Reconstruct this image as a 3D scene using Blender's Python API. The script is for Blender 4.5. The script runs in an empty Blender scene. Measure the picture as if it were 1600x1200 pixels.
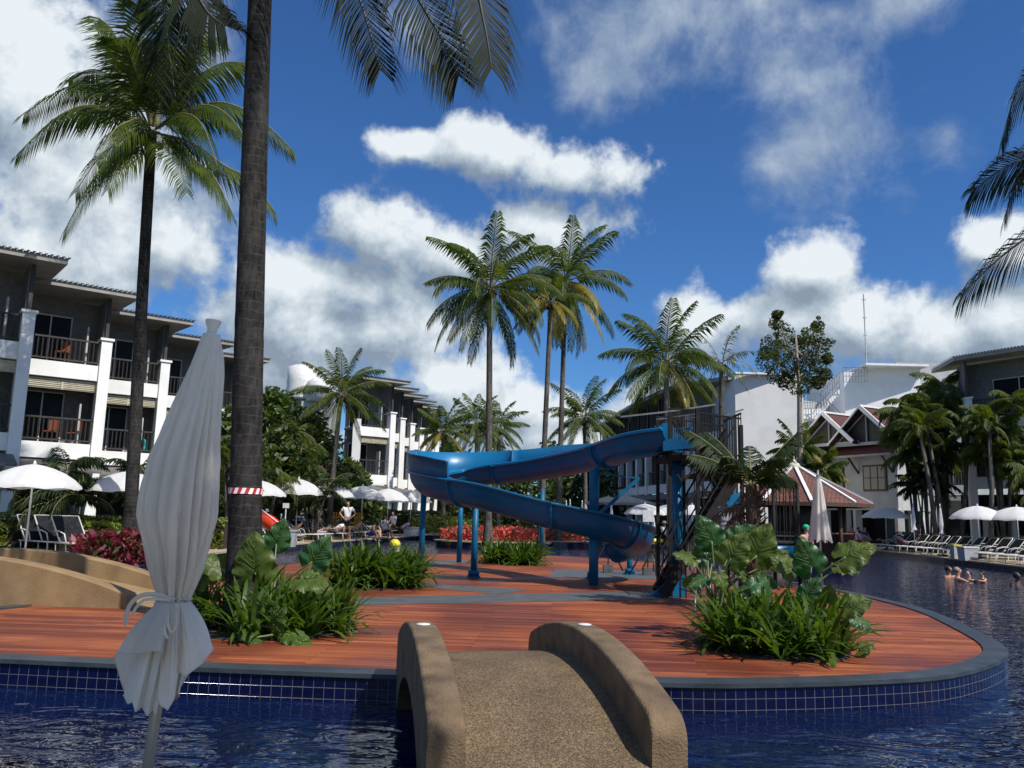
import bpy, bmesh, math, random
from mathutils import Vector, Matrix, Euler, noise
PI=math.pi; R=math.radians
scene=bpy.context.scene
COL=scene.collection
# ---------------- camera ----------------
F_PX=1300.0; ROLL=.024; CAM_H=1.4; PITCH=math.atan(206/1300)
cp_,sp_=math.cos(PITCH),math.sin(PITCH)
FW=Vector((0,cp_,sp_)); R0=Vector((1,0,0)); U0=Vector((0,-sp_,cp_))
RT=R0*math.cos(ROLL)+U0*math.sin(ROLL); UP=-R0*math.sin(ROLL)+U0*math.cos(ROLL)
CAM=Vector((0,0,CAM_H))
cam=bpy.data.cameras.new('camera'); co=bpy.data.objects.new('camera',cam); COL.objects.link(co)
cam.sensor_width=36; cam.lens=36*F_PX/1600; cam.clip_end=5000; cam.clip_start=.05
mx=Matrix((RT,UP,-FW)).transposed().to_4x4(); mx.translation=CAM; co.matrix_world=mx
scene.camera=co
def ray(px,py): return FW+RT*((px-800)/F_PX)+UP*((600-py)/F_PX)
def V(px,py,D):
    d=ray(px,py); return CAM+d*(D/d.y)
def G(px,py,z=0):
    d=ray(px,py); return CAM+d*((z-CAM_H)/d.z)
def gx(px,D,z=0):      # ground point at depth D seen in column px near the horizon
    v=V(px,806+.024*(px-800)-(z-CAM_H)/D*F_PX,D); return Vector((v.x,v.y,z))
# ---------------- light ----------------
SUN_D=Vector((.46,-.43,.78)).normalized()
w=bpy.data.worlds.new("World"); scene.world=w; w.use_nodes=True
nt=w.node_tree; nt.nodes.clear()
out=nt.nodes.new('ShaderNodeOutputWorld'); bg=nt.nodes.new('ShaderNodeBackground'); nt.links.new(bg.outputs[0],out.inputs[0])
bg.inputs[1].default_value=.070
sky=nt.nodes.new('ShaderNodeTexSky'); sky.sky_type='NISHITA'; sky.sun_disc=False
sky.sun_elevation=math.asin(SUN_D.z); sky.sun_rotation=math.atan2(SUN_D.x,SUN_D.y)
sky.air_density=1.0; sky.dust_density=.3; sky.ozone_density=3.0
def wn(t,**k):
    n=nt.nodes.new(t)
    for a,b in k.items(): setattr(n,a,b)
    return n
def wl(a,b): nt.links.new(a,b)
def M_(op,a,b=None,c=None,clamp=False):
    n=wn('ShaderNodeMath',operation=op); n.use_clamp=clamp
    for i,x in enumerate((a,b,c)):
        if x is None: continue
        if isinstance(x,(int,float)): n.inputs[i].default_value=x
        else: wl(x,n.inputs[i])
    return n.outputs[0]
tc=wn('ShaderNodeTexCoord'); nrm=wn('ShaderNodeVectorMath',operation='NORMALIZE'); wl(tc.outputs['Generated'],nrm.inputs[0])
sx=wn('ShaderNodeSeparateXYZ'); wl(nrm.outputs[0],sx.inputs[0])
az=M_('ARCTAN2',sx.outputs[0],sx.outputs[1]); el=M_('ARCSINE',sx.outputs[2])
cb=wn('ShaderNodeCombineXYZ'); wl(az,cb.inputs[0]); wl(el,cb.inputs[1])
def angle(px,py):
    d=ray(px,py).normalized(); return math.atan2(d.x,d.y),math.asin(d.z)
# clouds of the day: heading, height and extent of each bank (degrees worked out from the reference view)
THICK=[(30,150,190,150),(-60,60,200,160),(130,290,170,130),(60,400,200,90),(250,380,120,70),
 (760,232,110,55),(900,265,120,45),(650,225,80,30),(600,365,120,60),(850,360,120,60),(720,400,120,50),(470,430,120,55),
 (480,500,190,90),(620,520,160,80),(400,590,160,60),(700,590,130,55),(800,640,160,50),(560,450,100,40),
 (1275,415,80,60),(1240,500,130,70),(1350,500,120,75),(1085,500,55,65),(1480,520,130,80),(1580,500,140,80),(1580,380,70,45),
 (1000,640,90,70),(1560,600,200,80),(-200,600,300,200),(900,690,400,40),(1850,300,150,150)]
THIN=[(1000,40,190,110),(960,120,110,70),(1240,120,130,75),(1300,225,130,95),(1220,90,80,50),(1330,20,260,50),(1480,210,60,50),(640,40,120,60),(1170,0,200,50),(330,60,60,80),(320,320,120,60),(1750,80,200,80)]
def field(vec,blobs):
    cur=None
    for (px,py,rx,ry) in blobs:
        a,e=angle(px,py); ra=rx/F_PX; re=ry/F_PX
        m=wn('ShaderNodeVectorMath',operation='MULTIPLY_ADD'); wl(vec,m.inputs[0]); m.inputs[1].default_value=(1/ra,1/re,0); m.inputs[2].default_value=(-a/ra,-e/re,0)
        l=wn('ShaderNodeVectorMath',operation='LENGTH'); wl(m.outputs[0],l.inputs[0])
        cur=l.outputs['Value'] if cur is None else M_('SMOOTH_MIN',cur,l.outputs['Value'],.45)
    return M_('SUBTRACT',1.0,cur)
def fbm(vec,scale,det=9,rough=.6,dist=.0,off=(0,0,0)):
    ad=wn('ShaderNodeVectorMath',operation='ADD'); wl(vec,ad.inputs[0]); ad.inputs[1].default_value=off
    n=wn('ShaderNodeTexNoise'); n.inputs['Scale'].default_value=scale; n.inputs['Detail'].default_value=det; n.inputs['Roughness'].default_value=rough; n.inputs['Distortion'].default_value=dist
    wl(ad.outputs[0],n.inputs['Vector']); return n.outputs['Fac']
def density(vec,blobs):
    f=field(vec,blobs)
    f=M_('MAXIMUM',f,-.9)
    n=fbm(vec,9,8,.62,.15); n2=fbm(vec,34,3,.6,.0,(3,1,0))
    d=M_('ADD',f,M_('MULTIPLY',M_('SUBTRACT',n,.5),2.4))
    return M_('ADD',d,M_('MULTIPLY',M_('SUBTRACT',n2,.5),.5))
sh=wn('ShaderNodeVectorMath',operation='ADD'); wl(cb.outputs[0],sh.inputs[0]); sh.inputs[1].default_value=(.018,.035,0)
d0=density(cb.outputs[0],THICK); d1=density(sh.outputs[0],THICK)
# banks elsewhere in the sky, behind and above
gen=fbm(nrm.outputs[0],2.6,5,.6,.2,(5,2,1))
outside=M_('MULTIPLY',M_('SUBTRACT',gen,.53),6.0)
far_=M_('GREATER_THAN',M_('ADD',M_('ABSOLUTE',az),M_('MULTIPLY',M_('MAXIMUM',M_('SUBTRACT',el,.62),0),6)),1.0)
d0=M_('MAXIMUM',d0,M_('ADD',outside,M_('MULTIPLY',M_('SUBTRACT',far_,1),9)))
mask=wn('ShaderNodeMapRange',interpolation_type='SMOOTHSTEP'); wl(d0,mask.inputs[0]); mask.inputs[1].default_value=-.12; mask.inputs[2].default_value=.46
BRIGHT=[(60,90,190,130),(60,330,230,120),(700,590,150,60),(430,450,90,50),(1270,400,90,50),(1580,380,60,40),(1085,500,50,50)]
bf=M_('MULTIPLY',field(cb.outputs[0],BRIGHT),.55,clamp=True)
lit=M_('ADD',M_('ADD',.42,bf),M_('MULTIPLY',M_('SUBTRACT',d0,d1),.75),clamp=True)
cr=wn('ShaderNodeValToRGB'); wl(lit,cr.inputs[0])
e=cr.color_ramp.elements; e[0].position=.15; e[0].color=(3.4,4.3,5.5,1); e[1].position=.97; e[1].color=(10.8,11.6,12.2,1)
m_=e.new(.46); m_.color=(5.4,6.6,7.8,1)
dt=M_('SUBTRACT',M_('ADD',field(cb.outputs[0],THIN),M_('MULTIPLY',M_('SUBTRACT',fbm(cb.outputs[0],8,7,.62,.2,(1,7,0)),.5),3.2)),-.05)
mt=wn('ShaderNodeMapRange',interpolation_type='SMOOTHSTEP'); wl(dt,mt.inputs[0]); mt.inputs[1].default_value=-.05; mt.inputs[2].default_value=1.25; mt.inputs[4].default_value=.85
sat=wn('ShaderNodeMix',data_type='RGBA',blend_type='MULTIPLY'); sat.inputs[0].default_value=1
wl(sky.outputs[0],sat.inputs[6]); sat.inputs[7].default_value=(.54,.98,1.50,1)
mxa=wn('ShaderNodeMix',data_type='RGBA'); wl(mt.outputs[0],mxa.inputs[0]); wl(sat.outputs[2],mxa.inputs[6]); tcr=wn('ShaderNodeValToRGB'); wl(fbm(cb.outputs[0],13,6,.6,.3,(2,3,0)),tcr.inputs[0]); te=tcr.color_ramp.elements; te[0].position=.36; te[0].color=(2.9,4.1,6.2,1); te[1].position=.66; te[1].color=(7.2,8.3,9.4,1); wl(tcr.outputs[0],mxa.inputs[7])
mxb=wn('ShaderNodeMix',data_type='RGBA'); wl(mask.outputs[0],mxb.inputs[0]); wl(mxa.outputs[2],mxb.inputs[6]); wl(cr.outputs[0],mxb.inputs[7])
wl(mxb.outputs[2],bg.inputs[0])
sl=bpy.data.lights.new('sun','SUN'); sl.energy=4.9; sl.angle=R(.5); sl.color=(1,.95,.87)
so=bpy.data.objects.new('sun',sl); COL.objects.link(so); so.rotation_euler=(-SUN_D).to_track_quat('-Z','Y').to_euler()
so.location=(20,-20,40)
scene.view_settings.view_transform='Standard'; scene.view_settings.look='None'; scene.view_settings.exposure=.12; scene.view_settings.gamma=1
scene.render.engine='CYCLES'
# ---------------- materials ----------------
MATS={}
def mat(name,c1,c2=None,rough=.6,scale=6,bump=0,bscale=None,spec=.5,metal=0,trans=0,stretch=(1,1,1),detail=5,contrast=(.35,.65),coat=0):
    if name in MATS: return MATS[name]
    m=bpy.data.materials.new(name); m.use_nodes=True; t=m.node_tree; N=t.nodes; L=t.links
    b=N['Principled BSDF']; b.inputs['Roughness'].default_value=rough; b.inputs['Specular IOR Level'].default_value=spec; b.inputs['Metallic'].default_value=metal
    if coat: b.inputs['Coat Weight'].default_value=coat
    tc=N.new('ShaderNodeTexCoord'); mp=N.new('ShaderNodeMapping'); mp.inputs['Scale'].default_value=stretch; L.new(tc.outputs['Object'],mp.inputs[0])
    n=N.new('ShaderNodeTexNoise'); n.inputs['Scale'].default_value=scale; n.inputs['Detail'].default_value=detail; L.new(mp.outputs[0],n.inputs['Vector'])
    r=N.new('ShaderNodeValToRGB'); L.new(n.outputs['Fac'],r.inputs[0]); c2=c2 or tuple(x*.75 for x in c1)
    r.color_ramp.elements[0].position=contrast[0]; r.color_ramp.elements[1].position=contrast[1]
    r.color_ramp.elements[0].color=(*c2,1); r.color_ramp.elements[1].color=(*c1,1)
    L.new(r.outputs[0],b.inputs['Base Color'])
    if bump:
        n2=N.new('ShaderNodeTexNoise'); n2.inputs['Scale'].default_value=bscale or scale*4; n2.inputs['Detail'].default_value=4; L.new(mp.outputs[0],n2.inputs['Vector'])
        bp=N.new('ShaderNodeBump'); bp.inputs['Strength'].default_value=bump; bp.inputs['Distance'].default_value=.02; L.new(n2.outputs['Fac'],bp.inputs['Height']); L.new(bp.outputs[0],b.inputs['Normal'])
    if trans:
        tr=N.new('ShaderNodeBsdfTranslucent'); hs=N.new('ShaderNodeMix'); hs.data_type='RGBA'; hs.blend_type='MULTIPLY'; hs.inputs[0].default_value=1
        L.new(r.outputs[0],hs.inputs[6]); hs.inputs[7].default_value=(2.2,2.0,.6,1) if trans<.6 else (1,1,1,1)
        L.new(hs.outputs[2],tr.inputs[0]); mx=N.new('ShaderNodeMixShader'); mx.inputs[0].default_value=min(trans,.45)
        L.new(b.outputs[0],mx.inputs[1]); L.new(tr.outputs[0],mx.inputs[2]); L.new(mx.outputs[0],N['Material Output'].inputs[0])
    MATS[name]=m; return m
def nodes_mat(name):
    m=bpy.data.materials.new(name); m.use_nodes=True; MATS[name]=m
    return m,m.node_tree.nodes,m.node_tree.links,m.node_tree.nodes['Principled BSDF']
# timber deck: boards along x, shade per board, dark joints, old wet patches
def deck_mat():
    m,N,L,b=nodes_mat('deck_timber'); b.inputs['Specular IOR Level'].default_value=.28
    tc=N.new('ShaderNodeTexCoord'); mp=N.new('ShaderNodeMapping'); mp.inputs['Rotation'].default_value=(0,0,R(3)); L.new(tc.outputs['Object'],mp.inputs[0])
    br=N.new('ShaderNodeTexBrick'); br.offset=.37; br.inputs['Scale'].default_value=1; br.inputs['Brick Width'].default_value=2.3; br.inputs['Row Height'].default_value=.098
    br.inputs['Mortar Size'].default_value=.003; br.inputs['Mortar Smooth'].default_value=.1; br.inputs['Bias'].default_value=0
    br.inputs['Color1'].default_value=(0,0,0,1); br.inputs['Color2'].default_value=(1,1,1,1); br.inputs['Mortar'].default_value=(.5,.5,.5,1)
    L.new(mp.outputs[0],br.inputs['Vector'])
    r=N.new('ShaderNodeValToRGB'); L.new(br.outputs['Color'],r.inputs[0]); el=r.color_ramp.elements
    el[0].color=(.20,.052,.024,1); el[1].color=(.40,.140,.055,1); x=el.new(.5); x.color=(.29,.088,.036,1)
    mp2=N.new('ShaderNodeMapping'); mp2.inputs['Scale'].default_value=(.7,14,1); L.new(tc.outputs['Object'],mp2.inputs[0])
    g=N.new('ShaderNodeTexNoise'); g.inputs['Scale'].default_value=2.2; g.inputs['Detail'].default_value=8; L.new(mp2.outputs[0],g.inputs['Vector'])
    gr=N.new('ShaderNodeValToRGB'); L.new(g.outputs['Fac'],gr.inputs[0]); gr.color_ramp.elements[0].position=.3; gr.color_ramp.elements[0].color=(.60,.56,.56,1); gr.color_ramp.elements[1].position=.7; gr.color_ramp.elements[1].color=(1.15,1.1,1.05,1)
    mu=N.new('ShaderNodeMix'); mu.data_type='RGBA'; mu.blend_type='MULTIPLY'; mu.inputs[0].default_value=1; L.new(r.outputs[0],mu.inputs[6]); L.new(gr.outputs[0],mu.inputs[7])
    p=N.new('ShaderNodeTexNoise'); p.inputs['Scale'].default_value=.45; p.inputs['Detail'].default_value=4; p.inputs['Distortion'].default_value=.6; L.new(tc.outputs['Object'],p.inputs['Vector'])
    pr=N.new('ShaderNodeValToRGB'); L.new(p.outputs['Fac'],pr.inputs[0]); pr.color_ramp.elements[0].position=.42; pr.color_ramp.elements[1].position=.58
    pr.color_ramp.elements[0].color=(.66,.56,.66,1); pr.color_ramp.elements[1].color=(1.1,1.05,.95,1)
    mu2=N.new('ShaderNodeMix'); mu2.data_type='RGBA'; mu2.blend_type='MULTIPLY'; mu2.inputs[0].default_value=1; L.new(mu.outputs[2],mu2.inputs[6]); L.new(pr.outputs[0],mu2.inputs[7])
    mj=N.new('ShaderNodeMix'); mj.data_type='RGBA'; L.new(br.outputs['Fac'],mj.inputs[0]); L.new(mu2.outputs[2],mj.inputs[6]); mj.inputs[7].default_value=(.02,.008,.006,1)
    L.new(mj.outputs[2],b.inputs['Base Color'])
    rr=N.new('ShaderNodeMapRange'); L.new(p.outputs['Fac'],rr.inputs[0]); rr.inputs[1].default_value=.4; rr.inputs[2].default_value=.6; rr.inputs[3].default_value=.42; rr.inputs[4].default_value=.7; L.new(rr.outputs[0],b.inputs['Roughness'])
    bp=N.new('ShaderNodeBump'); bp.inputs['Strength'].default_value=.25; bp.inputs['Distance'].default_value=.004; iv=N.new('ShaderNodeMath'); iv.operation='SUBTRACT'; L.new(g.outputs['Fac'],iv.inputs[0]); L.new(br.outputs['Fac'],iv.inputs[1]); L.new(iv.outputs[0],bp.inputs['Height']); L.new(bp.outputs[0],b.inputs['Normal'])
    return m
# square glazed pool tiles; u runs along the wall (UV), v up
def tile_mat(name,c1,c2,grout,size):
    m,N,L,b=nodes_mat(name)
    uv=N.new('ShaderNodeUVMap'); br=N.new('ShaderNodeTexBrick'); br.offset=0; br.inputs['Scale'].default_value=1
    br.inputs['Brick Width'].default_value=size; br.inputs['Row Height'].default_value=size; br.inputs['Mortar Size'].default_value=size*.026; br.inputs['Mortar Smooth'].default_value=.1
    br.inputs['Color1'].default_value=(*c1,1); br.inputs['Color2'].default_value=(*c2,1); br.inputs['Mortar'].default_value=(*grout,1)
    L.new(uv.outputs[0],br.inputs['Vector']); L.new(br.outputs['Color'],b.inputs['Base Color']); 
    rr=N.new('ShaderNodeMapRange'); L.new(br.outputs['Fac'],rr.inputs[0]); rr.inputs[3].default_value=.16; rr.inputs[4].default_value=.9; L.new(rr.outputs[0],b.inputs['Roughness'])
    bp=N.new('ShaderNodeBump'); bp.invert=True; bp.inputs['Strength'].default_value=.6; bp.inputs['Distance'].default_value=.003; L.new(br.outputs['Fac'],bp.inputs['Height']); L.new(bp.outputs[0],b.inputs['Normal'])
    return m
def water_mat():
    m,N,L,b=nodes_mat('pool_water')
    tc=N.new('ShaderNodeTexCoord')
    n0=N.new('ShaderNodeTexNoise'); n0.inputs['Scale'].default_value=.25; n0.inputs['Detail'].default_value=3; L.new(tc.outputs['Object'],n0.inputs['Vector'])
    r=N.new('ShaderNodeValToRGB'); L.new(n0.outputs['Fac'],r.inputs[0]); r.color_ramp.elements[0].position=.35; r.color_ramp.elements[1].position=.7
    r.color_ramp.elements[0].color=(.0016,.0045,.026,1); r.color_ramp.elements[1].color=(.0032,.012,.062,1)
    L.new(r.outputs[0],b.inputs['Base Color']); b.inputs['Roughness'].default_value=.03; b.inputs['IOR'].default_value=1.33
    mp=N.new('ShaderNodeMapping'); mp.inputs['Scale'].default_value=(1,1.5,1); mp.inputs['Rotation'].default_value=(0,0,.25); L.new(tc.outputs['Object'],mp.inputs[0])
    a=N.new('ShaderNodeTexNoise'); a.inputs['Scale'].default_value=2.3; a.inputs['Detail'].default_value=2; a.inputs['Distortion'].default_value=.8; L.new(mp.outputs[0],a.inputs['Vector'])
    c=N.new('ShaderNodeTexNoise'); c.inputs['Scale'].default_value=9; c.inputs['Detail'].default_value=1; c.inputs['Distortion'].default_value=.4; L.new(mp.outputs[0],c.inputs['Vector'])
    s=N.new('ShaderNodeMath'); s.operation='MULTIPLY_ADD'; L.new(c.outputs['Fac'],s.inputs[0]); s.inputs[1].default_value=.16; L.new(a.outputs['Fac'],s.inputs[2])
    bp=N.new('ShaderNodeBump'); bp.inputs['Strength'].default_value=1; bp.inputs['Distance'].default_value=.036; L.new(s.outputs[0],bp.inputs['Height']); L.new(bp.outputs[0],b.inputs['Normal'])
    return m
def roof_mat(name,c1,c2,row,wid,wave=True):
    m,N,L,b=nodes_mat(name)
    uv=N.new('ShaderNodeUVMap'); br=N.new('ShaderNodeTexBrick'); br.inputs['Scale'].default_value=1; br.inputs['Brick Width'].default_value=wid; br.inputs['Row Height'].default_value=row
    br.inputs['Mortar Size'].default_value=.02; br.inputs['Mortar Smooth'].default_value=.6; br.inputs['Color1'].default_value=(*c1,1); br.inputs['Color2'].default_value=(*c2,1); br.inputs['Mortar'].default_value=tuple(x*.35 for x in c2)+(1,)
    L.new(uv.outputs[0],br.inputs['Vector']); L.new(br.outputs['Color'],b.inputs['Base Color']); b.inputs['Roughness'].default_value=.7
    bp=N.new('ShaderNodeBump'); bp.invert=True; bp.inputs['Strength'].default_value=.8; bp.inputs['Distance'].default_value=.03; L.new(br.outputs['Fac'],bp.inputs['Height']); L.new(bp.outputs[0],b.inputs['Normal'])
    return m
def pebble_mat():
    m,N,L,b=nodes_mat('pebble_wash')
    tc=N.new('ShaderNodeTexCoord'); v=N.new('ShaderNodeTexVoronoi'); v.inputs['Scale'].default_value=160; L.new(tc.outputs['Object'],v.inputs['Vector'])
    r=N.new('ShaderNodeValToRGB'); L.new(v.outputs['Color'],r.inputs[0]); r.color_ramp.elements[0].color=(.028,.018,.010,1); r.color_ramp.elements[1].color=(.37,.27,.15,1); x=r.color_ramp.elements.new(.5); x.color=(.145,.094,.046,1)
    n=N.new('ShaderNodeTexNoise'); n.inputs['Scale'].default_value=2.5; n.inputs['Detail'].default_value=5; L.new(tc.outputs['Object'],n.inputs['Vector'])
    r2=N.new('ShaderNodeValToRGB'); L.new(n.outputs['Fac'],r2.inputs[0]); r2.color_ramp.elements[0].position=.35; r2.color_ramp.elements[0].color=(.62,.6,.58,1); r2.color_ramp.elements[1].position=.7; r2.color_ramp.elements[1].color=(1,1,1,1)
    mu=N.new('ShaderNodeMix'); mu.data_type='RGBA'; mu.blend_type='MULTIPLY'; mu.inputs[0].default_value=1; L.new(r.outputs[0],mu.inputs[6]); L.new(r2.outputs[0],mu.inputs[7]); L.new(mu.outputs[2],b.inputs['Base Color'])
    b.inputs['Roughness'].default_value=.75
    bp=N.new('ShaderNodeBump'); bp.invert=True; bp.inputs['Strength'].default_value=.7; bp.inputs['Distance'].default_value=.006; L.new(v.outputs['Distance'],bp.inputs['Height']); L.new(bp.outputs[0],b.inputs['Normal'])
    return m
def trunk_mat(name,c1,c2,ring):
    m,N,L,b=nodes_mat(name)
    tc=N.new('ShaderNodeTexCoord'); wv=N.new('ShaderNodeTexWave'); wv.bands_direction='Z'; wv.wave_profile='SAW'; wv.inputs['Scale'].default_value=ring; wv.inputs['Distortion'].default_value=5.0; wv.inputs['Detail'].default_value=3; wv.inputs['Detail Scale'].default_value=1.1; wv.inputs['Detail Roughness'].default_value=.6
    L.new(tc.outputs['Object'],wv.inputs['Vector'])
    n=N.new('ShaderNodeTexNoise'); n.inputs['Scale'].default_value=9; n.inputs['Detail'].default_value=8; n.inputs['Roughness'].default_value=.65; mp=N.new('ShaderNodeMapping'); mp.inputs['Scale'].default_value=(1.6,1.6,.45); L.new(tc.outputs['Object'],mp.inputs[0]); L.new(mp.outputs[0],n.inputs['Vector'])
    big=N.new('ShaderNodeTexNoise'); big.inputs['Scale'].default_value=1.1; big.inputs['Detail'].default_value=3; L.new(tc.outputs['Object'],big.inputs['Vector'])
    line=N.new('ShaderNodeMapRange'); L.new(wv.outputs['Fac'],line.inputs[0]); line.inputs[1].default_value=.80; line.inputs[2].default_value=.97; line.inputs[4].default_value=.30
    s=N.new('ShaderNodeMath'); s.operation='ADD'; L.new(line.outputs[0],s.inputs[0]); L.new(n.outputs['Fac'],s.inputs[1])
    s2=N.new('ShaderNodeMath'); s2.operation='MULTIPLY_ADD'; L.new(big.outputs['Fac'],s2.inputs[0]); s2.inputs[1].default_value=.5; L.new(s.outputs[0],s2.inputs[2])
    r=N.new('ShaderNodeValToRGB'); L.new(s2.outputs[0],r.inputs[0]); r.color_ramp.elements[0].position=.58; r.color_ramp.elements[1].position=1.0; r.color_ramp.elements[0].color=(*c2,1); r.color_ramp.elements[1].color=(*c1,1)
    L.new(r.outputs[0],b.inputs['Base Color']); b.inputs['Roughness'].default_value=.92; b.inputs['Specular IOR Level'].default_value=.15
    bp=N.new('ShaderNodeBump'); bp.inputs['Strength'].default_value=.8; bp.inputs['Distance'].default_value=.016; L.new(s.outputs[0],bp.inputs['Height']); L.new(bp.outputs[0],b.inputs['Normal'])
    return m
deck_mat(); water_mat(); pebble_mat()
tile_mat('pool_tile',(.0018,.0028,.024),(.003,.0045,.038),(.12,.12,.14),.094)
roof_mat('roof_red',(.105,.026,.022),(.075,.019,.016),.28,.3); roof_mat('roof_brown',(.19,.075,.05),(.12,.045,.032),.16,.2)
trunk_mat('palm_bark',(.17,.155,.135),(.045,.040,.034),3.0); trunk_mat('bark_dark',(.058,.054,.050),(.008,.0075,.007),2.6); mat('palm_leaf_shade',(.012,.020,.008),(.006,.011,.004),.6,2.2,spec=.12,trans=.08); mat('rachis_shade',(.05,.05,.025),(.03,.03,.015),.6,3); trunk_mat('bark_pale',(.36,.33,.28),(.14,.12,.10),2.5)  # hanging fronds: silhouette shade against the sky put into leaf and rachis colour
mat('white_wall',(.84,.84,.83),(.70,.70,.68),.85,.9,.15,30,contrast=(.2,.6)); mat('grey_wall',(.46,.47,.47),(.38,.385,.39),.85,1.2)
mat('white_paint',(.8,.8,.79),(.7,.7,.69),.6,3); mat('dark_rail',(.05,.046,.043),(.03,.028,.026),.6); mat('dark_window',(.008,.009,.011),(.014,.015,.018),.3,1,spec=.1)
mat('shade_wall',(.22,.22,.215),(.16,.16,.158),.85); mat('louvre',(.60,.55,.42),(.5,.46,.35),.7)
mat('roof_metal',(.14,.135,.13),(.09,.088,.085),.55,3); mat('fascia',(.33,.31,.28),(.25,.235,.21),.7,2)
mat('slate',(.046,.056,.066),(.026,.033,.041),.42,3,.2,40); mat('slate_strip',(.10,.105,.105),(.07,.075,.078),.5,3,.2,40)
mat('sandstone',(.42,.34,.24),(.30,.24,.17),.8,4,.2,40); mat('bridge_render',(.20,.135,.072),(.085,.056,.032),.85,5.5,.6,75,detail=9,contrast=(.3,.7)); mat('bridge_tan',(.31,.205,.095),(.20,.125,.058),.8,2.5,.3,60,contrast=(.3,.7))
mat('slide_blue',(.0025,.105,.235),(.002,.078,.18),.36,1.2,spec=.35,contrast=(.3,.7)); mat('slide_blue_in',(.0035,.14,.31),(.003,.11,.25),.36,1.2,spec=.4); mat('post_blue',(.003,.115,.225),(.002,.085,.17),.45,5,spec=.3); mat('seam_dark',(.006,.04,.09),None,.6)
mat('steel_dark',(.019,.017,.016),(.010,.009,.009),.7,8,spec=.25); mat('steel_grey',(.22,.22,.22),(.13,.13,.13),.45,5,metal=.4)
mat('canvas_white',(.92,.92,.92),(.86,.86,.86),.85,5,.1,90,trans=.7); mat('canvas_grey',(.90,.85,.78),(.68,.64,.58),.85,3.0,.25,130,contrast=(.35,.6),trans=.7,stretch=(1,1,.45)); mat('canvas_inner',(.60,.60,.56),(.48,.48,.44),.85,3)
mat('alu',(.45,.45,.45),(.33,.33,.33),.35,6,metal=.6); mat('pole_white',(.7,.7,.68),None,.4)
mat('sling',(.022,.024,.027),(.012,.014,.016),.9,9,spec=.08); mat('frame_pale',(.62,.60,.56),(.5,.48,.45),.5)
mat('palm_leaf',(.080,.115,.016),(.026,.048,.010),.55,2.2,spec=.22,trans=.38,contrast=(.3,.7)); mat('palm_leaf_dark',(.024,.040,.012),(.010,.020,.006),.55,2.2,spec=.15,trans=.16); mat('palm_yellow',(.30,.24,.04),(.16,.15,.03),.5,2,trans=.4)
mat('rachis',(.22,.19,.06),(.13,.13,.04),.5,3); mat('brown_frond',(.12,.075,.04),(.06,.04,.025),.8,3,trans=.2)
mat('lily_leaf',(.085,.150,.018),(.022,.055,.010),.42,3,spec=.3,trans=.36,contrast=(.3,.7)); mat('taro_leaf',(.12,.165,.030),(.05,.09,.018),.42,5,.2,25,spec=.35,trans=.44,contrast=(.3,.7)); mat('taro_blue',(.045,.13,.045),(.02,.075,.028),.38,5,.2,25,spec=.4,trans=.34); mat('taro_stem',(.13,.19,.05),(.08,.12,.03),.45,5)
mat('bush_leaf',(.055,.085,.018),(.018,.036,.010),.5,1.5,trans=.3,contrast=(.3,.7)); mat('bush_bright',(.20,.24,.03),(.10,.14,.02),.5,2,trans=.35); mat('bush_mid',(.085,.13,.022),(.04,.07,.015),.5,1.5,trans=.3); mat('casuarina',(.085,.105,.045),(.035,.05,.02),.7,1.5,spec=.1,trans=.35)
mat('flower_red',(.85,.20,.16),(.50,.05,.05),.6,14,spec=.1,trans=.6,contrast=(.4,.6)); mat('leaf_maroon',(.20,.018,.035),(.09,.01,.02),.5,8,trans=.3)
mat('skin_light',(.52,.29,.20),(.45,.24,.16),.5); mat('skin_tan',(.34,.17,.10),(.28,.14,.085),.5); mat('skin_dark',(.12,.055,.035),(.09,.04,.028),.5)
mat('hair_dark',(.02,.015,.012),None,.6,20); mat('hair_fair',(.30,.22,.12),None,.6,20)
for n_,c_ in dict(cloth_white=(.92,.92,.92),cloth_black=(.015,.015,.018),cloth_blue=(.03,.10,.45),cloth_green=(.02,.45,.18),cloth_pink=(.65,.30,.40),cloth_navy=(.02,.03,.08),cloth_red=(.5,.04,.05),cloth_straw=(.62,.56,.42),cloth_teal=(.03,.32,.35),cloth_lime=(.45,.62,.05),cloth_lilac=(.45,.28,.45)).items(): mat(n_,c_,None,.85,10)
mat('yellow_wood',(.60,.32,.03),(.45,.22,.02),.6); mat('ball_yellow',(.75,.62,.02),(.5,.45,.02),.4); mat('plastic_red',(.70,.06,.02),(.55,.04,.015),.35); mat('box_blue',(.02,.19,.55),(.015,.14,.42),.5); mat('box_grey',(.42,.43,.44),(.33,.34,.35),.5)
mat('tape_red',(.65,.03,.03),None,.4); mat('terrace',(.42,.33,.22),(.30,.23,.15),.8,1.2,.1,20); mat('ground',(.07,.09,.03),(.035,.05,.02),.9,.8); mat('soil',(.04,.028,.018),(.02,.014,.01),.95,9,.5,30)
mat('wood_brown',(.10,.05,.028),(.06,.03,.018),.6,4,stretch=(1,1,.2)); mat('pot_grey',(.11,.11,.115),(.06,.06,.065),.8,9,.4,50); mat('poster',(.55,.58,.62),(.28,.32,.38),.3,9); mat('curtain',(.38,.36,.32),(.26,.25,.22),.8,6,stretch=(8,8,.4))
mat('tank_white',(.75,.75,.73),None,.5); mat('bottle',(.05,.2,.25),None,.2); mat('pool_floor',(.02,.07,.3),(.015,.05,.22),.6)
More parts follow.
